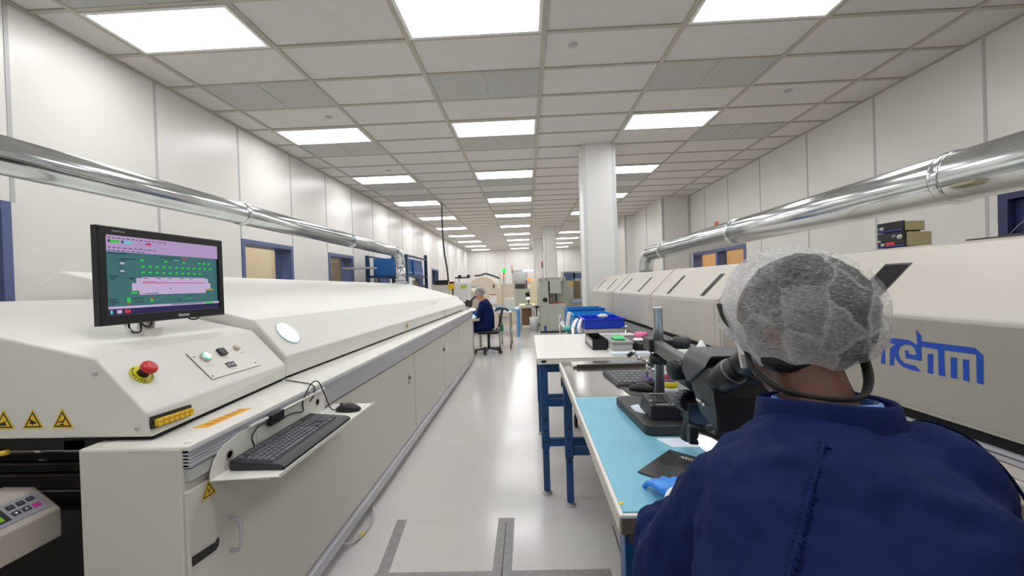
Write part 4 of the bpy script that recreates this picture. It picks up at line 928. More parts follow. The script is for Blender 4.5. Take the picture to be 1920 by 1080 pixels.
MB().bar((hx-.065, hy-.02, ST+.17), (hx-.095, hy-.03, ST+.155), .012, .016).build('clip', BLACK, hh)
pp = MB().obox((.555, 1.945, ST+.035), (.012, .004, -.006), (-.006, .03, 0), (.006, 0, .014)).build('purple_block', PURPLE, bevel=.006, origin=(.555, 1.945, ST+.035)); tag(pp, 'purple plastic case leaning behind the chrome pole', 'case')
o = MB().tube(curve_pts([(.475, 1.60, 1.12), (.47, 1.57, 1.09), (.53, 1.48, 1.04), (.575, 1.40, .99), (.60, 1.36, .93), (.60, 1.34, BZ)], 5), .0022, 7).build('lamp_cable', BLACK, origin=(.5, 1.5, 1.0)); tag(o, 'thin black cable running diagonally across the chrome pole', 'cable')
wr = thing('white_roll', (.70, 1.62, ST), 'white paper roll lying behind the microscope focus knob', 'roll')
MB().cyl((.60, 1.78, 1.06), (.72, 1.76, 1.065), .014, n=18).build('roll', WHITEP, wr); MB().box(.702, .73, 1.755, 1.785, ST, 1.052).build('roll_stand', LGREY, wr)

# ------------------------------------------------------------------ things on the white table
def obj(name, mb, m, o, label, cat, group=None, **k): return tag(mb.build(name, m, origin=o, **k), label, cat, group)
bb_ = thing('black_box', (.50, 3.02, WH), 'small open black box on the white table, left of the clear case', 'box')
def open_box(mb, x0, x1, y0, y1, z0, z1, t=.004):
    return mb.box(x0, x1, y0, y1, z0, z0+t).box(x0, x0+t, y0, y1, z0+t, z1).box(x1-t, x1, y0, y1, z0+t, z1).box(x0+t, x1-t, y0, y0+t, z0+t, z1).box(x0+t, x1-t, y1-t, y1, z0+t, z1)
open_box(MB(), .445, .545, 2.86, 3.22, WH+.001, WH+.075).build('tray', BLACK, bb_, bevel=.002)
MB().box(.443, .445, 2.88, 3.18, WH+.02, WH+.06).build('side_label', LGREY, bb_)
ca = thing('clear_case', (.62, 3.0, WH), 'shallow grey translucent case with a lid on the white table', 'case')
MB().box(.515+.04, .69, 2.73, 3.12, WH+.012, WH+.06).build('case_body', LGREY, ca, bevel=.004)
MB().box(.55, .695, 2.72, 3.13, WH+.06, WH+.074).build('lid', mat('lid_grey', (150, 150, 146), .3), ca, bevel=.003)
MB().box(.545, .70, 2.715, 3.13, WH+.001, WH+.012).build('case_foot', WHITEP, ca)
obj('green_wipe', MB().prism([(.585, 2.80, WH+.075), (.655, 2.79, WH+.075), (.675, 2.96, WH+.075), (.63, 3.02, WH+.075), (.58, 2.9, WH+.075)], (0, 0, .012)), GREENC, (.62, 2.9, WH+.075), 'bright green cloth wipe folded on the grey case', 'wipe', bevel=.004)
dk = thing('dark_case', (.78, 2.95, WH), 'dark case of instruments next to the grey case on the white table', 'case')
MB().box(.715, .86, 2.70, 3.1, WH+.001, WH+.05).build('case_body', BLACK, dk, bevel=.004); MB().box(.713, .862, 2.698, 3.102, WH+.05, WH+.066).build('lid', DGREY, dk, bevel=.003)
rb = []
pk = MB().ball((.765, 2.85, WH+.10), (.035, .045, .026), nu=18, nv=10).ball((.80, 2.83, WH+.105), (.02, .03, .018), nu=14, nv=8)
o = obj('pink_bag', pk, PINK, (.77, 2.85, WH+.07), 'crumpled pink antistatic bag on the dark case', 'bag')
dm = o.modifiers.new('Displace', 'DISPLACE'); tx = bpy.data.textures.new('crumple', 'CLOUDS'); tx.noise_scale = .02; dm.texture = tx; dm.strength = .012
o = obj('white_tissue', MB().ball((.745, 2.79, WH+.076), (.04, .04, .012), nu=18, nv=8), WHITE, (.745, 2.79, WH+.07), 'crumpled white tissue under the pink bag', 'tissue')
dm = o.modifiers.new('Displace', 'DISPLACE'); dm.texture = tx; dm.strength = .01
obj('document_stack', MB().box(.53, .80, 2.615, 2.70, WH+.001, WH+.016), PAPER, (.65, 2.66, WH), 'white paper stack in front of the grey case on the white table', 'papers', bevel=.001)
obj('document', MB().prism([(.70, 3.25, WH+.001), (.86, 3.2, WH+.001), (.90, 3.5, WH+.001), (.74, 3.55, WH+.001)], (0, 0, .012)), mat('cream_paper', (232, 214, 186), .7), (.8, 3.4, WH), 'cream folder of papers at the back of the white table', 'papers', bevel=.001)
obj('black_tray', MB().box(.80, .965, 2.72, 3.55, WH+.072, WH+.082).box(.885, .95, 2.9, 3.4, WH+.001, WH+.072), BLACK, (.9, 3.1, WH), 'long black tray along the back of the white table', 'tray', bevel=.004)
obj('circuit_panel', MB().prism([(.78, 2.30, ST+.05), (.955, 2.20, ST+.05), (.96, 2.50, ST+.06), (.82, 2.55, ST+.06)], (0, 0, .012)).box(.86, .94, 2.3, 2.5, ST+.013, ST+.05), DGREY, (.87, 2.4, ST), 'dark flat panel propped at the back of the steel bench', 'panel', bevel=.003)
# metal cart with bins behind the white table
ct = thing('metal_cart', (.72, 4.7, 0), 'chrome cart carrying blue bins behind the white table', 'cart')
CZ = .865
MB().box(.40, .94, 3.86, 5.45, CZ-.02, CZ).box(.40, .94, 3.86, 5.45, .3, .315).build('shelf', STEEL, ct, bevel=.003)
for x in (.42, .92):
    for y in (3.89, 5.42):
        l = MB().cyl((x, y, .10), (x, y, CZ+.09), .0125, n=12).build('post', CHROME, ct)
        MB().lathe([(.05, -.014), (.05, .014)], (x, y, .05), (1, 0, 0), 18).build('caster', BLACK, l)
def bin_(x0, x1, y0, y1, z0, z1, m, label):
    t = thing('storage_bin', ((x0+x1)/2, (y0+y1)/2, z0), label, 'bin')
    open_box(MB(), x0, x1, y0, y1, z0, z1, .006).build('tub', m, t, bevel=.003)
    mb = MB().box(x0-.012, x0, y0-.012, y1+.012, z1-.012, z1).box(x1, x1+.012, y0-.012, y1+.012, z1-.012, z1).box(x0, x1, y0-.012, y0, z1-.012, z1).box(x0, x1, y1, y1+.012, z1-.012, z1)
    mb.build('rim', m, t, bevel=.002); return t
bin_(.545, .925, 3.95, 4.40, CZ+.06, CZ+.155, ROYAL, 'royal blue bin nearest on the chrome cart')
bin_(.50, .925, 4.46, 4.90, CZ+.001, CZ+.16, CYANB, 'sky blue bin behind the royal blue bin')
bin_(.48, .925, 4.95, 5.40, CZ+.001, CZ+.19, mat('cyan_bin_dark', (24, 126, 206), .4), 'darker sky blue bin at the far end of the chrome cart')
tb2 = thing('clear_tray', (.75, 4.15, CZ), 'clear tray under the royal blue bin', 'tray')
open_box(MB(), .535, .935, 3.92, 4.42, CZ+.001, CZ+.058, .005).build('tray', LGREY, tb2, bevel=.002)
o = obj('plastic_bag', MB().ball((.735, 4.05, CZ+.172), (.05, .07, .02), nu=18, nv=8), mat('bag_pale', (206, 204, 214), .3), (.735, 4.05, CZ+.16), 'clear crumpled bag on the rim of the royal blue bin', 'bag')
dm = o.modifiers.new('Displace', 'DISPLACE'); dm.texture = tx; dm.strength = .03
for i, (pts, lab) in enumerate(((((.50, 4.0, CZ+.02), (.49, 4.0, CZ+.06), (.51, 4.05, CZ+.11), (.535, 4.1, CZ+.14)), 'white curved foam strip leaning on the royal blue bin'), (((.455, 4.1, CZ+.01), (.445, 4.1, CZ+.05), (.47, 4.15, CZ+.10), (.50, 4.2, CZ+.13)), 'white curved foam strip farther left on the cart'), (((.43, 4.5, CZ+.02), (.44, 4.5, CZ+.10), (.45, 4.5, CZ+.16), (.46, 4.5, CZ+.19)), 'white foam strip upright by the sky blue bin'))):
    obj('foam_strip', MB().tube(curve_pts(pts, 5), .016, 10, flat=1.6), WHITE, pts[0], lab, 'foam strip')
o = obj('green_wipe', MB().ball((.41, 4.3, CZ+.03), (.05, .08, .028), nu=16, nv=8), mat('teal_cloth', (92, 190, 180), .8), (.41, 4.3, CZ), 'teal cloth heaped on the near left of the chrome cart', 'wipe')
dm = o.modifiers.new('Displace', 'DISPLACE'); dm.texture = tx; dm.strength = .03

# ------------------------------------------------------------------ tape on the floor
for poly, lab in (([(-.816, 2.375), (-.757, 2.375), (-.715, 1.93), (-.772, 1.93)], 'narrow grey floor tape strip nearest the cream oven'),
                  ([(-.212, 2.385), (-.118, 2.385), (-.118, 1.93), (-.212, 1.93)], 'wide grey floor tape strip in the middle of the aisle'),
                  ([(-.78, 1.93), (.354, 1.95), (.354, 1.66), (-.82, 1.66)], 'long grey floor tape strip across the aisle at the bottom edge')):
    obj('floor_tape', MB().prism([(x, y, .0004) for x, y in poly], (0, 0, .0008 if 'across' not in lab else .0012)), TAPE, (poly[0][0], poly[0][1], 0), lab, 'floor tape')
obj('floor_seam_strip', MB().box(-.168, -.162, 1.9, 2.34, .0013, .0016), mat('seam_dark', (96, 92, 90), .6), (-.165, 2, 0), 'dark slit line down the middle of the wide floor tape', 'seam')
obj('floor_seam_strip', MB().prism([(.435, 2.30, .0004), (.442, 2.30, .0004), (.425, 1.70, .0004), (.417, 1.70, .0004)], (0, 0, .0006)), mat('seam_dark', (96, 92, 90), .6), (.43, 2, 0), 'thin dark seam on the floor beside the near bench leg', 'seam')
# ------------------------------------------------------------------ people
from mathutils import noise as NZ
def remesh(o, vox, smooth=4, disp=()):
    m = o.modifiers.new('Remesh', 'REMESH'); m.mode = 'VOXEL'; m.voxel_size = vox; m.use_smooth_shade = True
    if smooth:
        s = o.modifiers.new('Smooth', 'SMOOTH'); s.factor = .5; s.iterations = smooth
    for (nm, kind, scale, strength) in disp:
        t = bpy.data.textures.get(nm) or bpy.data.textures.new(nm, kind); t.noise_scale = scale
        if kind == 'CLOUDS': t.noise_depth = 2
        d = o.modifiers.new('Displace', 'DISPLACE'); d.texture = t; d.strength = strength; d.mid_level = .5; d.texture_coords = 'LOCAL'
    return o
def limb(mb, pts, rs, n=16, k=5):
    P = curve_pts(pts, k); R = []
    for i in range(len(P)):
        t = i/(len(P)-1)*(len(rs)-1); a = int(min(t, len(rs)-2)); R.append(lerp(rs[a], rs[a+1], t-a))
    mb.tube(P, R, n); mb.ball(pts[0], rs[0]*.98, nu=16, nv=10); mb.ball(pts[-1], rs[-1]*.98, nu=16, nv=10)
    return mb
def torso(mb, secs, n=28, power=2.4):
    rings = []
    for i, (c, lat, hw, hd) in enumerate(secs):
        c = V(c); nx = V(secs[min(i+1, len(secs)-1)][0]) - V(secs[max(i-1, 0)][0]); T = nx.normalized()
        L = V(lat); L = (L - T*L.dot(T)).normalized(); D = T.cross(L)
        ring_ = []
        for k in range(n):
            a = 2*math.pi*k/n; ca, sa = math.cos(a), math.sin(a)
            ring_.append(c + L*hw*math.copysign(abs(ca)**(2/power), ca) + D*hd*math.copysign(abs(sa)**(2/power), sa))
        rings.append(ring_)
    return mb.loft(rings)
def hand(mb, wrist, d, n_, lat, curl, size=1.0, spread=.10, thumb=1):
    """palm, four bent fingers of different lengths and a thumb from the side of the palm; d = pointing direction, n_ = back of hand, lat = towards the thumb"""
    w_, d, n_, lat = V(wrist), V(d).normalized(), V(n_).normalized(), V(lat).normalized()
    S = size
    torso(mb, [(w_, lat, .026*S, .018*S), (w_+d*.03*S, lat, .034*S, .017*S), (w_+d*.06*S, lat, .041*S, .015*S), (w_+d*.088*S, lat, .040*S, .012*S)], 18)
    for i, (off, ln, r) in enumerate(((.030, .072, .0090), (.010, .080, .0092), (-.011, .075, .0088), (-.030, .058, .0078))):
        p = w_ + d*(.084-.004*abs(i-1))*S + lat*off*S; dd = (d + lat*spread*(1.5-i)*.6).normalized(); pts = [p - d*.02*S, p]; c = 0
        for s, (fr, b) in enumerate(((.45, .35), (.30, .8), (.25, .6))):
            c += curl*b; q = dd*math.cos(c) - n_*math.sin(c); pts.append(pts[-1] + q*ln*fr*S)
        limb(mb, pts, [r*S*1.05, r*S*1.08, r*S*1.02, r*S*.97, r*S*.86], 12, 3)
    p = w_ + d*.022*S + lat*.026*S - n_*.004*S
    q1 = (d*.62 + lat*.72*thumb - n_*.22).normalized(); q2 = (d*.9 + lat*.30*thumb - n_*.3).normalized()
    limb(mb, [p, p+q1*.038*S, p+q1*.038*S+q2*.03*S, p+q1*.038*S+q2*.054*S], [.0125*S, .0115*S, .0105*S, .0085*S], 12, 3)
    return mb
def rotm(fwd, upv):
    f = V(fwd).normalized(); r = f.cross(V(upv)).normalized(); u = r.cross(f)
    return Matrix((r, f, u)).transposed(), r, f, u
def head(mb, c, fwd, upv=(0, 0, 1), s=1.0):
    c = V(c); R, r, f, u = rotm(fwd, upv)
    mb.ball(c + u*.02*s - f*.008*s, (.077*s, .097*s, .098*s), R, 26, 18)           # skull
    mb.ball(c - u*.035*s + f*.022*s, (.062*s, .070*s, .078*s), R, 22, 14)          # face
    mb.ball(c - u*.085*s + f*.055*s, (.034*s, .030*s, .026*s), R, 16, 10)          # chin
    limb(mb, [c+f*.088*s+u*.005*s, c+f*.104*s-u*.018*s, c+f*.108*s-u*.032*s], [.008*s, .011*s, .014*s], 10, 3)   # nose
    for k in (-1, 1): mb.ball(c + f*.100*s - u*.036*s + r*k*.012*s, .009*s, nu=10, nv=8)
    mb.ball(c + f*.090*s - u*.058*s, (.022*s, .011*s, .006*s), R, 14, 8); mb.ball(c + f*.088*s - u*.067*s, (.019*s, .011*s, .006*s), R, 14, 8)   # lips
    for k in (-1, 1):
        mb.ball(c + r*k*.079*s - u*.012*s - f*.005*s, (.010*s, .019*s, .031*s), R, 14, 10)      # ears
        mb.ball(c + f*.082*s + u*.022*s + r*k*.030*s, (.026*s, .010*s, .007*s), R, 12, 8)        # brows
    return R, r, f, u
def eyes(c, fwd, parent, s=1.0):
    c = V(c); R, r, f, u = rotm(fwd, (0, 0, 1))
    for k in (-1, 1):
        e = MB().ball(c + f*.079*s + u*.003*s + r*k*.031*s, .0125*s, nu=14, nv=10).build('eye', WHITE, parent)
        MB().ball(c + f*.0865*s + u*.003*s + r*k*.031*s, .006*s, nu=10, nv=8).build('iris', BLACKG, e)

# ---- seated technician in the foreground
pe = thing('person', (.31, .38, 0), 'person in navy smock, hairnet and blue glove seated at the microscope, seen from behind', 'person')
Hc = V((.472, .738, 1.285)); Hf = V((-.50, .80, -.33))
SL, SR_ = V((.325, .610, 1.062)), V((.572, .605, 1.085))
EL, ER = V((.238, .69, .880)), V((.645, .64, .86))
WL, WR_ = V((.322, .886, .909)), V((.575, .93, .915))
spine = [((.31, .36, .56), (1, .1, 0), .175, .125), ((.315, .365, .66), (1, .1, 0), .18, .13), ((.335, .385, .80), (1, .1, 0), .165, .125), ((.37, .46, .95), (1, .0, 0), .165, .12), ((.42, .555, 1.065), (1, 0, 0), .155, .095), ((.452, .62, 1.105), (1, 0, 0), .10, .066), ((.462, .65, 1.145), (1, 0, 0), .062, .054)]
legs = [[(.22, .40, .58), (.17, .80, .56), (.17, .74, .12)], [(.40, .40, .58), (.46, .82, .56), (.47, .76, .12)]]
mb = MB(); torso(mb, [(c, l, a*.9, b*.9) for c, l, a, b in spine])
limb(mb, [(.460, .635, 1.10), (.458, .655, 1.16), (.460, .69, 1.215), Hc-V((0, .01, .03))], [.060, .050, .049, .055], 18)
R_, hr, hf, hu = head(mb, Hc, Hf)
for S_, E_, W_ in ((SL, EL, WL), (SR_, ER, WR_)): limb(mb, [S_, E_, W_], [.055, .045, .028])
for h, k, a in legs: limb(mb, [h, k], [.085, .06]); limb(mb, [k, a], [.058, .04]); limb(mb, [V(a), V(a)+V((-.02, .10, -.075)), V(a)+V((-.03, .17, -.085))], [.04, .035, .028])
hand(mb, WR_, (-.35, .9, -.1), (0, .1, 1), (-1, -.3, 0), .5, .86)
hand(mb, WL, (-.14, 1, -.10), (0, .1, 1), (1, .14, 0), .40, .60, .20)
bd = mb.build('body', SKIN, pe); remesh(bd, .0065, 3)
eyes(Hc, Hf, pe)
# gloves
for W_, d_, n_, l_, cu, nm in ((WL, (-.14, 1, -.10), (0, .1, 1), (1, .14, 0), .40, 'glove'), (WR_, (-.35, .9, -.1), (0, .1, 1), (-1, -.3, 0), .5, 'glove')):
    mb = MB(); hand(mb, W_, d_, n_, l_, cu, .92 if W_ is WL else 1.04, .22 if W_ is WL else .1); limb(mb, [V(W_)-V(d_).normalized()*.05, V(W_)+V(d_).normalized()*.01], [.033, .030])
    g_ = mb.build(nm, GLOVE, pe); remesh(g_, .0035, 2, (('glove_wrinkle', 'CLOUDS', .012, .0025),))
for W_, E_ in ((WL, EL), (WR_, ER)):
    dv = (E_-W_).normalized()
    MB().tube([W_+dv*.016, W_+dv*.04, W_+dv*.10], [.0365, .039, .043], 28, cap=False).tube([W_+dv*.016, W_+dv*.04, W_+dv*.10], [.034, .0365, .0405], 28, cap=False).build('knit_cuff', CUFF, pe)
# smock
mb = MB(); torso(mb, [(c, l, a*1.03+.012, b*1.05+.014) for c, l, a, b in spine[:-1]] + [((.462, .645, 1.124), (1, 0, 0), .096, .076)], 36)
for S_, E_, W_ in ((SL, EL, WL), (SR_, ER, WR_)):
    dv = (W_-E_).normalized(); e1 = W_ - dv*.080
    mid = (S_+E_)/2
    limb(mb, [S_+V((0, 0, -.005)), mid, E_], [.084, .080, .068], 20)
    limb(mb, [E_, lerp(E_, e1, .5), e1], [.068, .062, .052], 20)
    for q in (.45, .62, .8): 
        c_ = lerp(E_, e1, q); mb.lathe([(.050, -.016), (.076, -.006), (.078, .004), (.050, .014)], c_, dv+V((.2*math.sin(q*20), .1, .2*math.cos(q*17))), 22)
mb.ball((.385, .560, 1.042), (.10, .085, .075), nu=20, nv=14); mb.ball((.505, .560, 1.048), (.10, .085, .075), nu=20, nv=14)
for h, k, a in legs: limb(mb, [h, lerp(V(h), V(k), .75)], [.115, .10], 18)
smock = mb.build('smock', JACKET, pe)
remesh(smock, .0075, 6, (('smock_fold', 'CLOUDS', .13, .030), ('smock_wrinkle', 'MARBLE', .07, .012)))
# collar, shirt, seams
cc = V((.462, .655, 1.154)); ct_ = V((.03, .12, 1)).normalized(); cl_ = V((1, 0, 0)); cl_ = (cl_-ct_*cl_.dot(ct_)).normalized(); cd_ = ct_.cross(cl_)
def cring(a, b, h, wob=0): return [cc + cl_*a*math.cos(2*math.pi*k/40) + cd_*b*math.sin(2*math.pi*k/40) + ct_*(h + wob*math.sin(4*math.pi*k/40)) for k in range(40)]
col_ = MB().loft([cring(.104, .092, -.024), cring(.099, .087, .0), cring(.095, .083, .028, .003), cring(.092, .080, .032, .003), cring(.088, .076, .028, .003), cring(.087, .075, -.03)], cap=False).build('collar', JACKET, pe)
MB().loft([cring(.105, .093, -.020), cring(.1055, .0935, -.016), cring(.103, .091, -.013)], cap=False).build('collar_seam', JACKETD, col_)
SHIRT = mat('blue_striped_shirt', (96, 150, 214), .8, bump=.1, scale=150)
def stripe(m):
    nt = m.node_tree; b = nt.nodes['Principled BSDF']; wv = nt.nodes.new('ShaderNodeTexWave'); wv.inputs['Scale'].default_value = 70; wv.bands_direction = 'X'
    tc = nt.nodes.new('ShaderNodeTexCoord'); cr = nt.nodes.new('ShaderNodeValToRGB'); cr.color_ramp.elements[0].color = rgb((70, 120, 196)); cr.color_ramp.elements[1].color = rgb((150, 190, 232))
    nt.links.new(tc.outputs['Object'], wv.inputs['Vector']); nt.links.new(wv.outputs['Fac'], cr.inputs['Fac']); nt.links.new(cr.outputs['Color'], b.inputs['Base Color'])
stripe(SHIRT)
MB().loft([cring(.084, .073, -.03), cring(.078, .069, .012), cring(.072, .066, .028), cring(.068, .062, .030), cring(.066, .060, .010)], cap=False).build('shirt_collar', SHIRT, pe)
bpy.context.view_layer.update()
dg = bpy.context.evaluated_depsgraph_get(); ev = smock.evaluated_get(dg)
bvh = BVHTree.FromObject(smock, dg)
def on_smock(p):
    q = V(p) - wloc(pe); r = bvh.find_nearest(q); return (r[0] + wloc(pe), r[1]) if r and r[0] is not None else (V(p), V((0, 0, 1)))
seam_pts = curve_pts([(.405, .575, 1.155), (.361, .518, 1.162), (.3404, .4964, 1.154), (.3235, .4793, 1.144), (.3081, .4643, 1.133), (.295, .4527, 1.119), (.283, .4427, 1.104), (.2681, .429, 1.092), (.2546, .4168, 1.078), (.2441, .4071, 1.062), (.2354, .3998, 1.042)], 4)
mb = MB(); path = []
for p in seam_pts:                        # centre back seam, laid on the sheet of the smock from the neck to the waist
    s_, n_ = on_smock(p); path.append((s_, n_ if n_.y < 0 else -n_))
for z in (.95, .90, .82, .74):
    s_, n_ = on_smock((.30, .15, z)); path.append((s_, n_ if n_.y < 0 else -n_))
mb.tube([s_ + n_*.0008 for s_, n_ in path], .0020, 8)
for i in range(len(path)-1):
    for f_ in (.2, .7):
        s_ = path[i][0].lerp(path[i+1][0], f_); n_ = path[i][1]; t_ = (path[i+1][0]-path[i][0])
        if t_.length < 1e-5: continue
        t_.normalize(); la_ = t_.cross(n_).normalized(); w_ = random.uniform(.004, .0075); off = random.uniform(-.002, .002)
        dg_ = (la_ + t_*-.55).normalized()
        mb.tube([s_ + dg_*(-w_+off) - n_*.0008, s_ + dg_*off + n_*.0006, s_ + dg_*(w_*.8+off) - n_*.0008], [.0012, .0022, .0012], 8)
mb.build('back_seam', JACKET, pe)
for pts in ([(.565, .63, 1.165), (.59, .605, 1.14), (.62, .575, 1.09), (.64, .54, 1.02), (.62, .50, .95)],):
    mb = MB(); mb.tube([on_smock(p)[0] for p in curve_pts(pts, 8)], .0022, 8); mb.build('raglan_seam', JACKETD, pe)
# trousers and shoes
mb = MB()
for h, k, a in legs: limb(mb, [h, k], [.095, .075], 18); limb(mb, [k, a], [.075, .055], 18)
remesh(mb.build('trousers', TROUS, pe), .012, 4)
for h, k, a in legs:
    a = V(a); mb = MB(); limb(mb, [a+V((0, -.02, -.055)), a+V((-.02, .09, -.075)), a+V((-.03, .17, -.085))], [.05, .046, .034], 16)
    remesh(mb.build('shoe', BLACK, pe), .008, 3)
# hair, hairnet, strap
hm = MB().ball(Hc + hu*.022 - hf*.024, (.089, .102, .104), R_, 30, 20).ball((.444, .688, 1.240), (.060, .036, .024), None, 20, 12)
hair = hm.build('hair', HAIR, pe); remesh(hair, .007, 2, (('hair_clump', 'CLOUDS', .02, .008),))
def net_mat():
    m = bpy.data.materials.new('hairnet_gauze'); m.use_nodes = True; nt = m.node_tree
    for n in list(nt.nodes):
        if n.type == 'BSDF_PRINCIPLED': nt.nodes.remove(n)
    out = [n for n in nt.nodes if n.type == 'OUTPUT_MATERIAL'][0]
    L = nt.links.new
    tr = nt.nodes.new('ShaderNodeBsdfTransparent'); df = nt.nodes.new('ShaderNodeBsdfDiffuse'); df.inputs['Color'].default_value = rgb((236, 237, 238))
    tl = nt.nodes.new('ShaderNodeBsdfTranslucent'); tl.inputs['Color'].default_value = rgb((232, 234, 236))
    m1 = nt.nodes.new('ShaderNodeMixShader'); m1.inputs['Fac'].default_value = .35; L(df.outputs[0], m1.inputs[1]); L(tl.outputs[0], m1.inputs[2])
    tc = nt.nodes.new('ShaderNodeTexCoord')
    mp = nt.nodes.new('ShaderNodeMapping'); mp.inputs['Scale'].default_value = (1, 1.0, 2.6); mp.inputs['Rotation'].default_value = (.3, .5, .2); L(tc.outputs['Object'], mp.inputs['Vector'])
    n1 = nt.nodes.new('ShaderNodeTexNoise'); n1.inputs['Scale'].default_value = 150; n1.inputs['Detail'].default_value = 3; L(mp.outputs[0], n1.inputs['Vector'])
    dn_ = nt.nodes.new('ShaderNodeTexNoise'); dn_.inputs['Scale'].default_value = 14; dn_.inputs['Detail'].default_value = 2; L(tc.outputs['Object'], dn_.inputs['Vector'])
    mxv = nt.nodes.new('ShaderNodeMix'); mxv.data_type = 'RGBA'; mxv.blend_type = 'LINEAR_LIGHT'; mxv.inputs['Factor'].default_value = .022; L(tc.outputs['Object'], mxv.inputs['A']); L(dn_.outputs['Color'], mxv.inputs['B'])
    mp2 = nt.nodes.new('ShaderNodeMapping'); mp2.inputs['Scale'].default_value = (1.25, .9, .8); mp2.inputs['Rotation'].default_value = (.5, .6, .9); L(mxv.outputs['Result'], mp2.inputs['Vector'])
    # pale creases where the gauze doubles up, and facets between them
    vo = nt.nodes.new('ShaderNodeTexVoronoi'); vo.feature = 'DISTANCE_TO_EDGE'; vo.inputs['Scale'].default_value = 17; L(mp2.outputs[0], vo.inputs['Vector'])
    r1 = nt.nodes.new('ShaderNodeMapRange'); r1.inputs['From Min'].default_value = .0; r1.inputs['From Max'].default_value = .075; r1.inputs['To Min'].default_value = .34; r1.inputs['To Max'].default_value = 0; L(vo.outputs['Distance'], r1.inputs['Value'])
    vc = nt.nodes.new('ShaderNodeTexVoronoi'); vc.feature = 'F1'; vc.inputs['Scale'].default_value = 17; L(mp2.outputs[0], vc.inputs['Vector'])
    sx_ = nt.nodes.new('ShaderNodeSeparateColor'); L(vc.outputs['Color'], sx_.inputs['Color'])
    r4 = nt.nodes.new('ShaderNodeMapRange'); r4.inputs['To Min'].default_value = -.16; r4.inputs['To Max'].default_value = .12; L(sx_.outputs[0], r4.inputs['Value'])
    r5 = nt.nodes.new('ShaderNodeMath'); r5.operation = 'MULTIPLY'; L(r1.outputs[0], r5.inputs[0]); L(sx_.outputs[1], r5.inputs[1])
    r2 = nt.nodes.new('ShaderNodeMapRange'); r2.inputs['From Min'].default_value = .3; r2.inputs['From Max'].default_value = .7; r2.inputs['To Min'].default_value = .12; r2.inputs['To Max'].default_value = .42; L(n1.outputs['Fac'], r2.inputs['Value'])
    n3 = nt.nodes.new('ShaderNodeTexNoise'); n3.inputs['Scale'].default_value = 11; n3.inputs['Detail'].default_value = 2; L(tc.outputs['Object'], n3.inputs['Vector'])
    r3 = nt.nodes.new('ShaderNodeMapRange'); r3.inputs['From Min'].default_value = .42; r3.inputs['From Max'].default_value = .68; r3.inputs['To Min'].default_value = 0; r3.inputs['To Max'].default_value = .16; L(n3.outputs['Fac'], r3.inputs['Value'])
    a0 = nt.nodes.new('ShaderNodeMath'); a0.operation = 'ADD'; L(r2.outputs[0], a0.inputs[0]); L(r3.outputs[0], a0.inputs[1])
    a1 = nt.nodes.new('ShaderNodeMath'); a1.operation = 'ADD'; L(a0.outputs[0], a1.inputs[0]); L(r4.outputs[0], a1.inputs[1])
    ad = nt.nodes.new('ShaderNodeMath'); ad.operation = 'ADD'; ad.use_clamp = True; L(r5.outputs[0], ad.inputs[0])
    at = nt.nodes.new('ShaderNodeAttribute'); at.attribute_name = 'gather'
    a2 = nt.nodes.new('ShaderNodeMath'); a2.operation = 'MULTIPLY_ADD'; a2.inputs[1].default_value = .42; L(at.outputs['Fac'], a2.inputs[0]); L(a1.outputs[0], a2.inputs[2]); L(a2.outputs[0], ad.inputs[1])
    mx = nt.nodes.new('ShaderNodeMixShader'); L(ad.outputs[0], mx.inputs['Fac']); L(tr.outputs[0], mx.inputs[1]); L(m1.outputs[0], mx.inputs[2]); L(mx.outputs[0], out.inputs['Surface'])
    return m
NET = net_mat()
Nc = V((.466, .722, 1.316)); fh = V((-.53, .85, -.10)).normalized(); RN, nr, nf, nu_ = rotm(fh, (0, 0, 1))
cut = (nu_*.86 - nf*.50).normalized()
vs, fs = [], []; NUv, NVv = 96, 56
for jv in range(NVv+1):
    a = math.pi*jv/NVv
    for i in range(NUv):
        b = 2*math.pi*i/NUv
        l = V((.113*math.sin(a)*math.cos(b), .114*math.sin(a)*math.sin(b), .108*math.cos(a))); p = Nc + RN @ l; dn = (p-Nc).normalized()
        q = p*14; rid = 1-abs(NZ.noise(q))*2; rid2 = 1-abs(NZ.noise(p*27+V((3, 1, 7))))*2
        p = p + dn*(.008*rid*abs(rid) + .0035*rid2 + .010*NZ.noise(p*7))
        s_ = (p-Nc).dot(cut)
        if s_ < -.045:
            k = min(1, (-.045-s_)/.045); ax_ = Nc + cut*s_; p = ax_ + (p-ax_)*(1-.20*k*k) 
        vs.append(p)
for jv in range(NVv):
    for i in range(NUv):
        f_ = (jv*NUv+i, (jv+1)*NUv+i, (jv+1)*NUv+(i+1) % NUv, jv*NUv+(i+1) % NUv)
        if min((vs[k]-Nc).dot(cut) for k in f_) > -.088: fs.append(f_)
net = MB().add(vs, fs, 0, True).build('hairnet', NET, pe)
ga = net.data.attributes.new('gather', 'FLOAT', 'POINT')         # more layers of gauze towards the gathered edge
for i, v_ in enumerate(net.data.vertices):
    s_ = (v_.co + wloc(pe) - Nc).dot(cut); q_ = v_.co + wloc(pe) - Nc; ga.data[i].value = max(0.0, min(1.0, (-.02-s_)/.06, 1)) + 1.8*max(0, q_.dot(nr)/.113-.40) + .9*max(0, q_.dot(nf)/.114-.35)
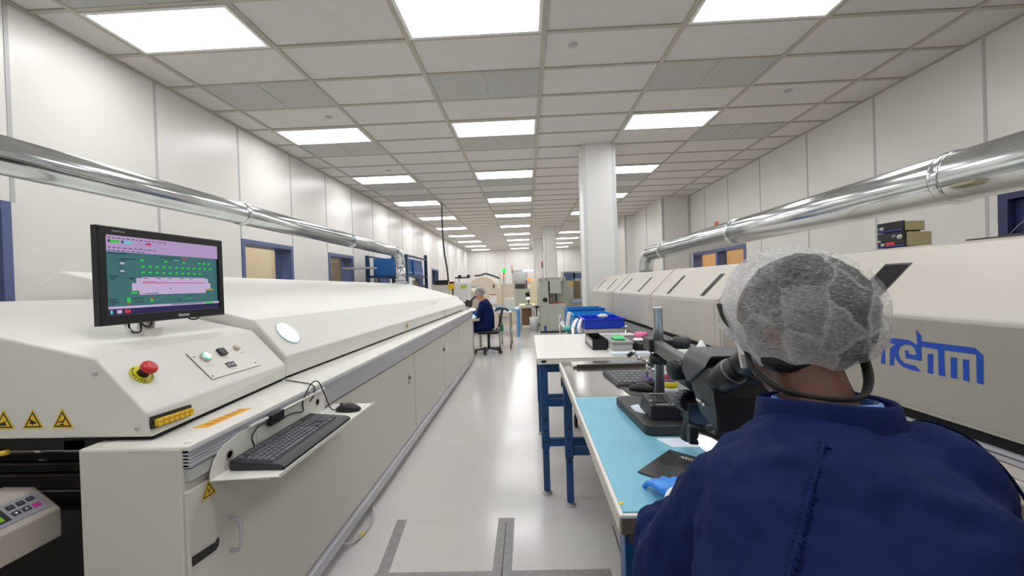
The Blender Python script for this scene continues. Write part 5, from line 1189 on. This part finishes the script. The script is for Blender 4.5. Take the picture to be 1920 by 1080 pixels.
# gathered elastic edge
loop = []
for i in range(72):
    b = 2*math.pi*i/72; e1_ = cut.orthogonal().normalized(); e2_ = cut.cross(e1_)
    best = None
    dirv = e1_*math.cos(b) + e2_*math.sin(b)
    for p in vs:
        if abs((p-Nc).dot(cut)+.085) < .007:
            d_ = (p-Nc) - cut*(p-Nc).dot(cut)
            sc_ = d_.normalized().dot(dirv)
            if best is None or sc_ > best[0]: best = (sc_, p)
    if best: loop.append(best[1] + cut*(.0025*math.sin(i*1.9)))
MB().tube(loop + [loop[0]], .0035, 7).build('elastic_edge', mat('net_edge', (226, 228, 230), .8), net)
fold = MB().ball((.366, .753, 1.289), (.017, .026, .014), Euler((.3, .5, .2)).to_matrix(), 20, 12).build('side_fold', NET, net)
dm = fold.modifiers.new('Displace', 'DISPLACE'); dm.texture = tx; dm.strength = .012
sp = [(.363, .779, 1.33), (.366, .763, 1.303), (.376, .742, 1.282), (.380, .724, 1.258), (.386, .709, 1.228), (.399, .684, 1.204), (.419, .655, 1.194), (.450, .628, 1.192), (.490, .632, 1.194), (.522, .658, 1.206), (.540, .682, 1.226), (.538, .69, 1.25)]
sp = [V(p) + (V(p)-V((.455, .715, V(p).z))).normalized()*(.003 if i_ < 4 else .007) for i_, p in enumerate(sp)]
sp = [p + (V((-.010, -.022, 0)) if i_ < 3 else V((0, 0, 0))) for i_, p in enumerate(sp)]
MB().tube(curve_pts(sp, 6), .0088, 10, flat=.5).build('head_strap', STRAPM, pe)
MB().bar((.384, .757, 1.268), (.383, .741, 1.216), .010, .006).bar((.384, .757, 1.268), (.40, .80, 1.275), .008, .005).build('glasses_temple', WHITEP, pe, bevel=.002)
# stool under the foreground person
st_ = thing('stool', (.31, .38, 0), 'black round lab stool under the person at the microscope', 'stool')
MB().lathe([(0, 0), (.17, 0), (.19, .02), (.19, .045), (.17, .06), (0, .062)], (.31, .38, .40), n=32).build('seat', BLACK, st_)
MB().cyl((.31, .38, .05), (.31, .38, .40), .028, n=16).build('column', CHROME, st_)
for k in range(5):
    a = 2*math.pi*k/5+.3; e_ = V((.31+.27*math.cos(a), .38+.27*math.sin(a), .06))
    l = MB().bar((.31, .38, .09), e_, .035, .03).build('leg', BLACK, st_, bevel=.004); MB().cyl(e_+V((0, 0, -.032))+V((-.012*math.sin(a), .012*math.cos(a), 0)), e_+V((0, 0, -.032))-V((-.012*math.sin(a), .012*math.cos(a), 0)), .027, n=14).build('caster', DGREY, l)

# ---- seated technician far down the aisle
pf_ = thing('person', (-.86, 8.25, 0), 'distant person in navy smock and hairnet seated at a bench beside the cream oven', 'person')
O = V((-.86, 8.25, 0))
def A_(x, y, z): return O + V((x, y, z))
fHc = A_(-.12, .0, 1.205); fHf = V((-1, .1, -.38))
fs_ = [(A_(.02, 0, .50), (0, 1, 0), .17, .13), (A_(.02, 0, .62), (0, 1, 0), .175, .13), (A_(.02, 0, .78), (0, 1, 0), .165, .125), (A_(-.01, 0, .93), (0, 1, 0), .18, .125), (A_(-.04, 0, 1.03), (0, 1, 0), .17, .09), (A_(-.06, 0, 1.07), (0, 1, 0), .09, .065)]
fS = [A_(-.03, -.17, 1.0), A_(-.03, .17, 1.0)]; fE = [A_(-.16, -.20, .78), A_(-.16, .2, .78)]; fW = [A_(-.36, -.10, .82), A_(-.36, .1, .82)]
fl = [[A_(0, -.10, .53), A_(-.36, -.13, .53), A_(-.33, -.13, .12)], [A_(0, .10, .53), A_(-.36, .13, .53), A_(-.33, .13, .12)]]
mb = MB(); torso(mb, [(c, l, a*.88, b*.88) for c, l, a, b in fs_]); limb(mb, [A_(-.06, 0, 1.03), A_(-.08, 0, 1.10), fHc], [.055, .052, .055]); head(mb, fHc, fHf)
for S_, E_, W_ in zip(fS, fE, fW): limb(mb, [S_, E_, W_], [.05, .042, .028]); hand(mb, W_, (-1, 0, 0), (0, 0, 1), (0, 1 if W_.y < O.y else -1, 0), .5)
for h, k, a in fl: limb(mb, [h, k], [.08, .06]); limb(mb, [k, a], [.055, .04]); limb(mb, [a, a+V((-.09, 0, -.08)), a+V((-.15, 0, -.085))], [.04, .034, .026])
remesh(mb.build('body', SKIN2, pf_), .011, 3); eyes(fHc, fHf, pf_)
mb = MB(); torso(mb, [(c, l, a*1.04+.01, b*1.05+.012) for c, l, a, b in fs_])
for S_, E_, W_ in zip(fS, fE, fW): limb(mb, [S_, E_], [.075, .062]); limb(mb, [E_, lerp(E_, W_, .85)], [.062, .045])
for h, k, a in fl: limb(mb, [h, lerp(h, k, .8)], [.12, .105])
remesh(mb.build('smock', JACKET, pf_), .012, 5, (('smock_fold', 'CLOUDS', .12, .02),))
mb = MB()
for h, k, a in fl: limb(mb, [h, k], [.09, .075]); limb(mb, [k, a], [.072, .055])
remesh(mb.build('trousers', mat('black_trousers', (20, 20, 26), .8), pf_), .014, 4)
for h, k, a in fl:
    mb = MB(); limb(mb, [a+V((.02, 0, -.06)), a+V((-.08, 0, -.075)), a+V((-.16, 0, -.085))], [.045, .042, .032]); remesh(mb.build('shoe', BLACK, pf_), .01, 3)
Rf, a1_, b1_, c1_ = rotm(fHf, (0, 0, 1))
MB().ball(fHc+c1_*.035-b1_*.025, (.085, .105, .088), Rf, 24, 16).build('hair', mat('grey_hair', (96, 90, 84), .7), pf_)
n_ = MB().ball(fHc+c1_*.04-b1_*.028, (.10, .122, .102), Rf, 30, 18).build('hairnet', NET, pf_)
# office chair under the distant person
oc = thing('office_chair', (-.82, 8.25, 0), 'black office chair on castors under the distant person', 'chair')
MB().box(-1.02, -.60, 8.02, 8.48, .40, .465).build('seat', BLACK, oc, bevel=.025, seg=3)
MB().loft([[V((-.60, 8.05, .55)), V((-.56, 8.05, .55)), V((-.56, 8.45, .55)), V((-.60, 8.45, .55))], [V((-.57, 8.04, .75)), V((-.53, 8.04, .75)), V((-.53, 8.46, .75)), V((-.57, 8.46, .75))], [V((-.53, 8.08, .92)), V((-.49, 8.08, .92)), V((-.49, 8.42, .92)), V((-.53, 8.42, .92))]], smooth=False).build('backrest', BLACK, oc, bevel=.015)
MB().bar((-.70, 8.25, .42), (-.55, 8.25, .62), .05, .02).build('back_support', BLACK, oc)
MB().cyl((-.82, 8.25, .07), (-.82, 8.25, .40), .028, n=16).build('column', DGREY, oc)
for k in range(5):
    a = 2*math.pi*k/5-.5; e_ = V((-.82+.28*math.cos(a), 8.25+.28*math.sin(a), .065))
    l = MB().bar((-.82, 8.25, .10), e_, .045, .03).build('leg', BLACK, oc, bevel=.004); MB().cyl(e_+V((-.02*math.sin(a), .02*math.cos(a), -.035)), e_+V((.02*math.sin(a), -.02*math.cos(a), -.035)), .03, n=14).build('caster', BLACK, l)
# ------------------------------------------------------------------ far end of the room
def obj2(name, mb, m, o, label, cat, parts=(), group=None, bevel=.004):
    t = thing(name, o, label, cat, group); mb.build('body', m, t, bevel=bevel)
    for n, b_, mm in parts: b_.build(n, mm, t, bevel=.002)
    return t
# the distant person's bench, microscope and lamp
wb = thing('workbench', (-1.55, 8.3, 0), 'pale bench behind the end of the cream oven with the distant microscope on it', 'workbench')
MB().box(-2.0, -1.02, 7.62, 9.0, .735, .77).build('tabletop', LAMW, wb, bevel=.004)
for x, y in ((-1.95, 7.67), (-1.95, 8.95), (-1.07, 7.67), (-1.07, 8.95)): MB().box(x-.025, x+.025, y-.025, y+.025, 0, .735).build('leg', LGREY, wb)
m2 = thing('stereo_microscope', (-1.25, 8.25, .77), 'small dark microscope in front of the distant seated person', 'microscope')
MB().box(-1.42, -1.18, 8.12, 8.38, .77, .79).build('base_plate', BLACK, m2, bevel=.004); MB().cyl((-1.38, 8.25, .79), (-1.38, 8.25, 1.12), .016, n=14).build('pole', BLACK, m2)
MB().bar((-1.38, 8.25, 1.03), (-1.20, 8.25, 1.03), .04, .04).build('arm', BLACK, m2); MB().loft([[V((-1.27, 8.18, .96)), V((-1.15, 8.18, .94)), V((-1.15, 8.32, .94)), V((-1.27, 8.32, .96))], [V((-1.25, 8.19, 1.10)), V((-1.13, 8.19, 1.06)), V((-1.13, 8.31, 1.06)), V((-1.25, 8.31, 1.10))]], smooth=False).build('optical_head', BLACK, m2, bevel=.01)
for dy in (-.03, .03): MB().cyl((-1.17, 8.25+dy, 1.06), (-1.06, 8.25+dy, 1.16), .019, n=12).build('eyepiece_tube', BLACK, m2)
rl = MB().lathe([(.055, 0), (.055, .02), (.02, .025), (.02, 0)], (-1.19, 8.25, .905), n=20).build('ring_light', BLACK, m2); MB().lathe([(.05, -.001), (.03, -.003), (0, -.003)], (-1.19, 8.25, .905), n=20).build('led_ring', WHITEL, rl)
t = thing('task_lamp', (-1.22, 8.0, .77), 'glowing white oval lamp left of the distant seated person', 'lamp')
MB().cyl((-1.16, 8.04, .77), (-1.12, 8.0, .89), .01, n=10).build('stem', BLACK, t); MB().ball((-1.105, 8.0, .905), (.06, .05, .028), nu=18, nv=10).build('glowing_head', WHITEL, t)
tag(MB().ball((-1.09, 7.9, .79), (.055, .06, .02), nu=16, nv=8).build('blue_dish', mat('lit_blue_dish', (150, 200, 250), .3, emis=(120, 180, 255), estr=1.0), origin=(-1.09, 7.9, .77)), 'pale blue lit dish under the distant oval lamp', 'dish')
# trolley with pale blue top beside the chair
tr2 = thing('trolley', (-.5, 8.75, 0), 'thin framed steel trolley beside the distant office chair', 'trolley')
for x, y in ((-.62, 8.62), (-.39, 8.66), (-.62, 9.4), (-.39, 9.4)):
    l = MB().cyl((x, y, .09), (x, y, .76), .011, n=10).build('leg', MIDG, tr2); MB().cyl((x-.012, y, .045), (x+.012, y, .045), .045, n=14).build('caster', BLACK, l)
MB().box(-.64, -.37, 8.6, 9.42, .755, .775).build('top_shelf', LGREY, tr2); MB().box(-.64, -.37, 8.6, 9.42, .36, .375).build('lower_shelf', LGREY, tr2)
obj('white_box', MB().box(-.60, -.42, 8.7, 9.1, .60, .66), WHITE, (-.5, 8.9, .6), 'white paper box hanging under the trolley top', 'box')
obj('green_bottle', MB().lathe([(0, 0), (.04, 0), (.04, .12), (.015, .16), (.015, .19), (0, .19)], (-.58, 8.75, .377), n=16), mat('green_bottle', (40, 150, 90), .4), (-.58, 8.75, .377), 'green bottle on the lower shelf of the distant trolley', 'bottle')
obj('black_headset', MB().tube(curve_pts([(-.72, 8.9, .80), (-.68, 8.9, .84), (-.58, 8.9, .86), (-.48, 8.9, .84), (-.44, 8.9, .79)], 5), .022, 8), BLACK, (-.58, 8.9, .78), 'black cable bundle lying on the distant trolley', 'cable')
def far_bench(name, label, x0, x1, y0, y1, h, mt_, ml):
    t = thing(name, ((x0+x1)/2, (y0+y1)/2, 0), label, 'workbench'); MB().box(x0, x1, y0, y1, h-.04, h).build('tabletop', mt_, t, bevel=.003)
    for x in (x0+.04, x1-.04):
        for y in (y0+.04, y1-.04): MB().box(x-.035, x+.035, y-.03, y+.03, 0, h-.04).build('leg', ml, t)
    return t
far_bench('workbench', 'bench with light blue legs beyond the distant office chair', -1.1, -.235, 10.6, 11.8, .73, mat('blue_top', (150, 190, 214), .4), BLUE2)
obj('carton', MB().box(-.62, -.36, 10.75, 11.1, .732, 1.0), mat('pale_carton', (222, 224, 214), .6), (-.5, 10.9, .73), 'pale grey green box standing on the light blue legged bench', 'box', bevel=.004)
obj('tote', MB().box(-.85, -.66, 10.65, 11.0, .732, .80), BLUE2, (-.75, 10.8, .73), 'light blue tote on the light blue legged bench', 'tote', bevel=.004)
far_bench('workbench', 'cream bench in front of the doorway at the end of the aisle', -.27, .22, 12.15, 13.2, .74, CREAMB, mat('cream_leg', (206, 200, 184), .5))
obj('brown_carton', MB().box(-.22, .12, 12.5, 13.0, .10, .60), mat('brown_carton', (150, 112, 86), .7), (-.05, 12.7, .1), 'brown cardboard box under the cream bench', 'box', bevel=.004)
obj('waste_bin', MB().lathe([(0, 0), (.12, 0), (.14, .40), (.13, .40), (.11, .02), (0, .02)], (.165, 11.9, 0), n=20), WHITEP, (.165, 11.9, 0), 'white waste bin at the foot of the grey cabinet machine', 'bin')
m3 = thing('stereo_microscope', (.05, 12.35, .74), 'dark microscope with a bright lamp on the cream bench', 'microscope')
MB().box(-.08, .12, 12.25, 12.5, .74, .76).build('base_plate', BLACK, m3, bevel=.004); MB().cyl((.02, 12.45, .76), (.02, 12.45, 1.12), .015, n=10).build('pole', BLACK, m3)
MB().obox((.0, 12.32, 1.05), (.06, 0, .02), (0, .07, 0), (-.02, 0, .07)).build('optical_head', BLACK, m3, bevel=.01); MB().ball((.01, 12.26, .94), (.055, .05, .035), nu=16, nv=10).build('lamp_head', WHITEL, m3)
# grey cabinet machine with light tower
gm = thing('press_machine', (.68, 11.6, 0), 'tall grey green cabinet machine with a black round port, left of the column', 'machine')
MB().box(.33, 1.06, 11.27, 12.3, .05, .80).box(.33, .58, 11.27, 12.3, .80, 1.53).box(.58, 1.06, 11.75, 12.3, .80, 1.53).box(.58, 1.06, 11.27, 11.75, 1.42, 1.53).build('cabinet', GREYM, gm, bevel=.008)
MB().box(.62, .93, 11.24, 11.6, 1.09, 1.44).build('head_cover', GREYM, gm, bevel=.006)
MB().box(.58, 1.02, 11.25, 11.27, .10, .72).build('door', GREYM, gm, bevel=.003); MB().lathe([(.065, 0), (.065, -.012), (0, -.014)], (.475, 11.27, .92), (0, 1, 0), 24).build('round_port', BLACK, gm)
MB().cyl((.80, 11.45, .82), (.80, 11.45, 1.09), .022, n=12).build('ram', DGREY, gm); MB().cyl((.64, 11.4, .80), (.64, 11.4, .98), .025, n=12).build('guide_post', OLIVE, gm)
MB().tube(curve_pts([(.66, 11.34, .80), (.78, 11.32, .84), (.90, 11.32, .85), (1.02, 11.3, .80)], 5), .012, 8).build('red_hose', RED, gm)
MB().box(.36, .40, 11.262, 11.27, 1.42, 1.50).box(.54, .57, 11.262, 11.27, 1.42, 1.50).box(.98, 1.03, 11.262, 11.27, 1.40, 1.51).build('hinge', MIDG, gm)
MB().box(.33, 1.06, 11.29, 12.3, 0, .05).build('plinth', BLACK, gm); MB().box(.43, .50, 11.26, 11.268, .06, .2).build('blue_label', BLUE, gm)
lt = MB().cyl((.44, 11.5, 1.53), (.44, 11.5, 1.82), .009, n=8).build('tower_pole', LGREY, gm)
for k, m_ in enumerate((mat('tower_green', (40, 120, 90), .4), mat('tower_amber', (120, 80, 40), .4), mat('tower_red', (176, 50, 44), .4))): MB().cyl((.44, 11.5, 1.82+.06*k), (.44, 11.5, 1.875+.06*k), .026, n=14).build('tower_segment', m_, gm)
# grey machine and racks right of it
g2 = thing('tester_cabinet', (1.35, 12.6, 0), 'pale cabinet machine with grey panels partly behind the column', 'machine')
MB().box(1.10, 1.75, 12.4, 13.3, 0, 1.72).build('cabinet', GREYM, g2, bevel=.006); MB().box(1.12, 1.45, 12.38, 12.4, 1.45, 1.68).box(1.40, 1.7, 12.38, 12.4, 1.50, 1.66).build('navy_window', mat('slate_panel', (76, 90, 126), .35), g2)
MB().box(1.40, 1.6, 12.37, 12.4, .9, 1.42).build('inner_bay', mat('bay_brown', (112, 92, 70), .6), g2); MB().box(1.28, 1.4, 12.38, 12.4, 1.30, 1.38).build('yellow_label', ORNG, g2); MB().box(1.3, 1.75, 12.3, 12.4, .78, .84).build('shelf_front', mat('lilac_shelf', (160, 176, 226), .5), g2)
# beige placement machines in the middle distance
dm_ = thing('placement_machine', (-1.6, 14.2, 0), 'big beige placement machine with a domed cover at the end of the aisle', 'machine')
arc = [(-2.05, .0), (-2.05, 1.15)] + [(-1.55+.52*math.cos(math.radians(a)), 1.22+.46*math.sin(math.radians(a))) for a in range(172, 8, -12)] + [(-.95, 1.25), (-.95, 0)]
MB().prism([(x, 13.9, z) for x, z in arc], (0, 1.6, 0)).build('domed_cover', BEIGEM, dm_, bevel=.02)
MB().box(-.93, -.47, 14.0, 15.5, 0, 1.40).build('side_cabinet', BEIGEM, dm_, bevel=.01); MB().box(-1.30, -1.06, 13.88, 13.9, .72, 1.08).build('notice', WHITE, dm_); MB().box(-1.29, -1.07, 13.872, 13.88, 1.03, 1.07).build('notice_header', mat('notice_orange', (210, 110, 80), .5), dm_)
MB().box(-1.17, -1.13, 13.88, 13.9, 1.28, 1.40).build('handle', DGREY, dm_)
MB().tube(curve_pts([(-1.85, 14.4, 1.72), (-1.6, 14.3, 1.74), (-1.45, 14.2, 1.78), (-1.2, 14.1, 1.70), (-1.0, 14.0, 1.62), (-.9, 14.0, 1.55)], 5), .03, 8).build('top_hose', DGREY, dm_)
MB().box(-.95, -.90, 13.92, 13.97, .6, 1.75).build('corner_post', CREAMB, dm_)
MB().cyl((-.80, 13.95, 1.40), (-.80, 13.95, 1.68), .012, n=8).build('tower_pole', DGREY, dm_)
MB().cyl((-.80, 13.95, 1.68), (-.80, 13.95, 1.72), .05, n=14).build('amber_segment', ORANGEL, dm_); MB().ball((-.785, 13.95, 1.87), .075, nu=16, nv=10).build('green_beacon', GREENL, dm_); MB().cyl((-.80, 13.95, 1.72), (-.79, 13.95, 1.80), .02, n=8).build('beacon_stem', DGREY, dm_)
obj('red_notice', MB().box(-1.02, -.90, YF-.02, YF-.001, 2.1, 2.6), mat('faded_red_notice', (212, 170, 160), .6), (-.96, YF, 2.3), 'faded red notice on the back wall left of the doorway', 'notice')
m4 = thing('placement_machine', (-2.3, 11.8, 0), 'low beige machine behind the distant seated person', 'machine')
MB().prism([(-2.55, 11.4, 0), (-1.35, 11.4, 0), (-1.35, 11.4, 1.05), (-1.62, 11.4, 1.30), (-2.55, 11.4, 1.30)], (0, 1.5, 0)).build('body', BEIGEM, m4, bevel=.01)
MB().obox((-1.50, 11.25, 1.34), (.22, 0, 0), (0, .05, 0), (0, 0, .025)).build('feeder_arm', LGREY, m4); MB().bar((-1.40, 11.3, 1.36), (-1.05, 11.3, 1.12), .025, .025).build('strut', LGREY, m4)
m5 = thing('feeder_machine', (-2.4, 10.9, 0), 'white and black feeder machine between the blue rack and the beige machine', 'machine')
MB().box(-2.55, -2.02, 10.75, 11.2, 0, 1.42).build('body', mat('feeder_cream', (226, 222, 204), .45), m5, bevel=.01); MB().box(-2.45, -2.10, 10.72, 10.75, 1.42, 1.55).box(-2.1, -1.95, 10.8, 11.1, 1.38, 1.5).build('black_reels', BLACK, m5, bevel=.01); MB().box(-2.1, -1.95, 10.72, 10.75, 1.30, 1.45).build('yellow_label', YEL, m5)
MB().box(-1.98, -1.55, 10.8, 11.2, 0, 1.48).build('white_block', WHITEP, m5, bevel=.02); MB().box(-1.78, -1.62, 10.78, 10.8, 1.32, 1.40).build('green_label', mat('lime_label', (176, 200, 70), .5), m5)
MB().cyl((-1.84, 10.95, 1.48), (-1.84, 10.95, 1.60), .012, n=8).tube([(-1.95, 10.9, 1.60), (-1.7, 10.95, 1.60), (-1.58, 10.95, 1.60)], .02, 8).build('camera_arm', DGREY, m5)
for x in (-1.82, -1.58): MB().ball((x, 10.93, 1.635), (.05, .05, .045), nu=14, nv=8).build('camera_head', BLACK, m5)
# blue rack behind the end of the cream oven
rk = thing('storage_rack', (-2.9, 9.6, 0), 'tall dark blue rack with blue panels behind the cream oven', 'rack')
for x, y in ((-2.6, 10.40), (-3.45, 10.40), (-2.6, 8.7), (-3.45, 8.7)): MB().box(x-.035, x+.035, y-.035, y+.035, 0, 2.2 if y > 9 else 2.1).build('upright', RACKB, rk)
for z in (.95, 1.40, 1.64): MB().box(-3.42, -2.58, 8.7, 10.4, z-.025, z+.025).build('shelf', RACKB, rk)
for x in (-2.62, -3.46): MB().box(x, x+.04, 8.7, 10.4, 2.06, 2.10).build('side_rail', RACKB, rk)
for ya, yb, lab in ((8.78, 9.15, 'bright blue bin on the rack left of the vertical duct'), (9.35, 10.1, 'bright blue bin on the rack right of the vertical duct')):
    t = thing('storage_bin', (-2.9, (ya+yb)/2, 1.665), lab, 'bin'); open_box(MB(), -3.35, -2.62, ya, yb, 1.667, 2.03, .01).build('tub', BINB, t); MB().box(-2.62, -2.6, ya, yb, 1.70, 1.73).build('label_strip', BLUE2, t)
obj('parts_heap', MB().box(-3.2, -2.75, 9.5, 10.2, 1.426, 1.55).box(-3.1, -2.66, 9.3, 9.6, 1.426, 1.52), mat('tan_parts', (150, 136, 112), .7), (-2.9, 9.8, 1.42), 'tan cartons on the lower shelf of the blue rack', 'cartons', bevel=.01)
obj('white_carton', MB().box(-2.8, -2.58, 8.72, 9.05, 1.426, 1.61), WHITE, (-2.7, 8.9, 1.42), 'white carton on the blue rack left of the vertical duct', 'box', bevel=.004)
obj('wall_shelf', MB().box(-3.78, -3.2, 8.2, 8.6, 1.80, 1.83), LGREY, (-3.5, 8.4, 1.8), 'thin grey shelf on the left wall before the blue rack', 'shelf')
ca_ = obj('hanging_cable', MB().tube(curve_pts([(-2.215, 10.75, CEIL+.01), (-2.21, 10.75, 3.1), (-2.205, 10.75, 2.7), (-2.17, 10.75, 2.2), (-2.12, 10.75, 1.85), (-2.10, 10.78, 1.50)], 6), .022, 10), DGREY, (-2.215, 10.75, CEIL), 'thick dark cable hanging from the ceiling to the feeder machine', 'cable')
# doorway room things
t = thing('pendant_lamp', (.25, 22.0, 2.9), 'bright white pendant lamp near the far doorway', 'lamp')
MB().box(-.2, .36, 21.8, 22.2, 2.06, 2.13).build('glowing_panel', WHITEL, t, bevel=.02); MB().cyl((.08, 22, 2.13), (.08, 22, CEIL+.01), .008, n=8).build('cord', LGREY, t)
m6 = thing('reel_machine', (-.1, 20, 0), 'cluttered machine with an orange lamp in front of the far doorway', 'machine')
MB().box(-.75, .15, 19.7, 20.6, 0, 1.15).build('body', GREYM, m6, bevel=.01); MB().box(-.72, -.1, 19.68, 19.7, 1.15, 1.38).build('dark_panel', DGREY, m6); MB().box(.12, .45, 19.6, 20.2, .3, 1.5).build('cream_tower', CREAMB, m6, bevel=.01)
MB().ball((.12, 19.7, 1.60), (.12, .1, .09), nu=16, nv=10).build('orange_lamp', ORANGEL, m6); MB().box(-.70, .1, 19.9, 20.4, 1.38, 1.5).build('lid', LGREY, m6); MB().cyl((-.05, 19.75, 1.15), (-.05, 19.75, 1.55), .03, n=10).build('lamp_post', DGREY, m6)
obj('black_stool', MB().lathe([(.02, 0), (.02, .5), (.16, .52), (.16, .58), (0, .59)], (.28, 13.5, .06), n=18).lathe([(0, 0), (.2, .0), (.2, .04), (.03, .06), (0, .06)], (.28, 13.5, 0), n=18), BLACK, (.28, 13.5, 0), 'black stool between the cream bench and the grey cabinet machine', 'stool')
m7 = thing('inspection_machine', (2.3, 15.5, 0), 'beige equipment cabinet behind the column and duct elbow', 'machine')
MB().box(1.95, 2.9, 14.9, 16.4, 0, 1.72).build('cabinet', BEIGEM, m7, bevel=.01); MB().box(1.98, 2.4, 14.85, 14.9, 1.5, 1.66).build('screen', BLACK, m7)
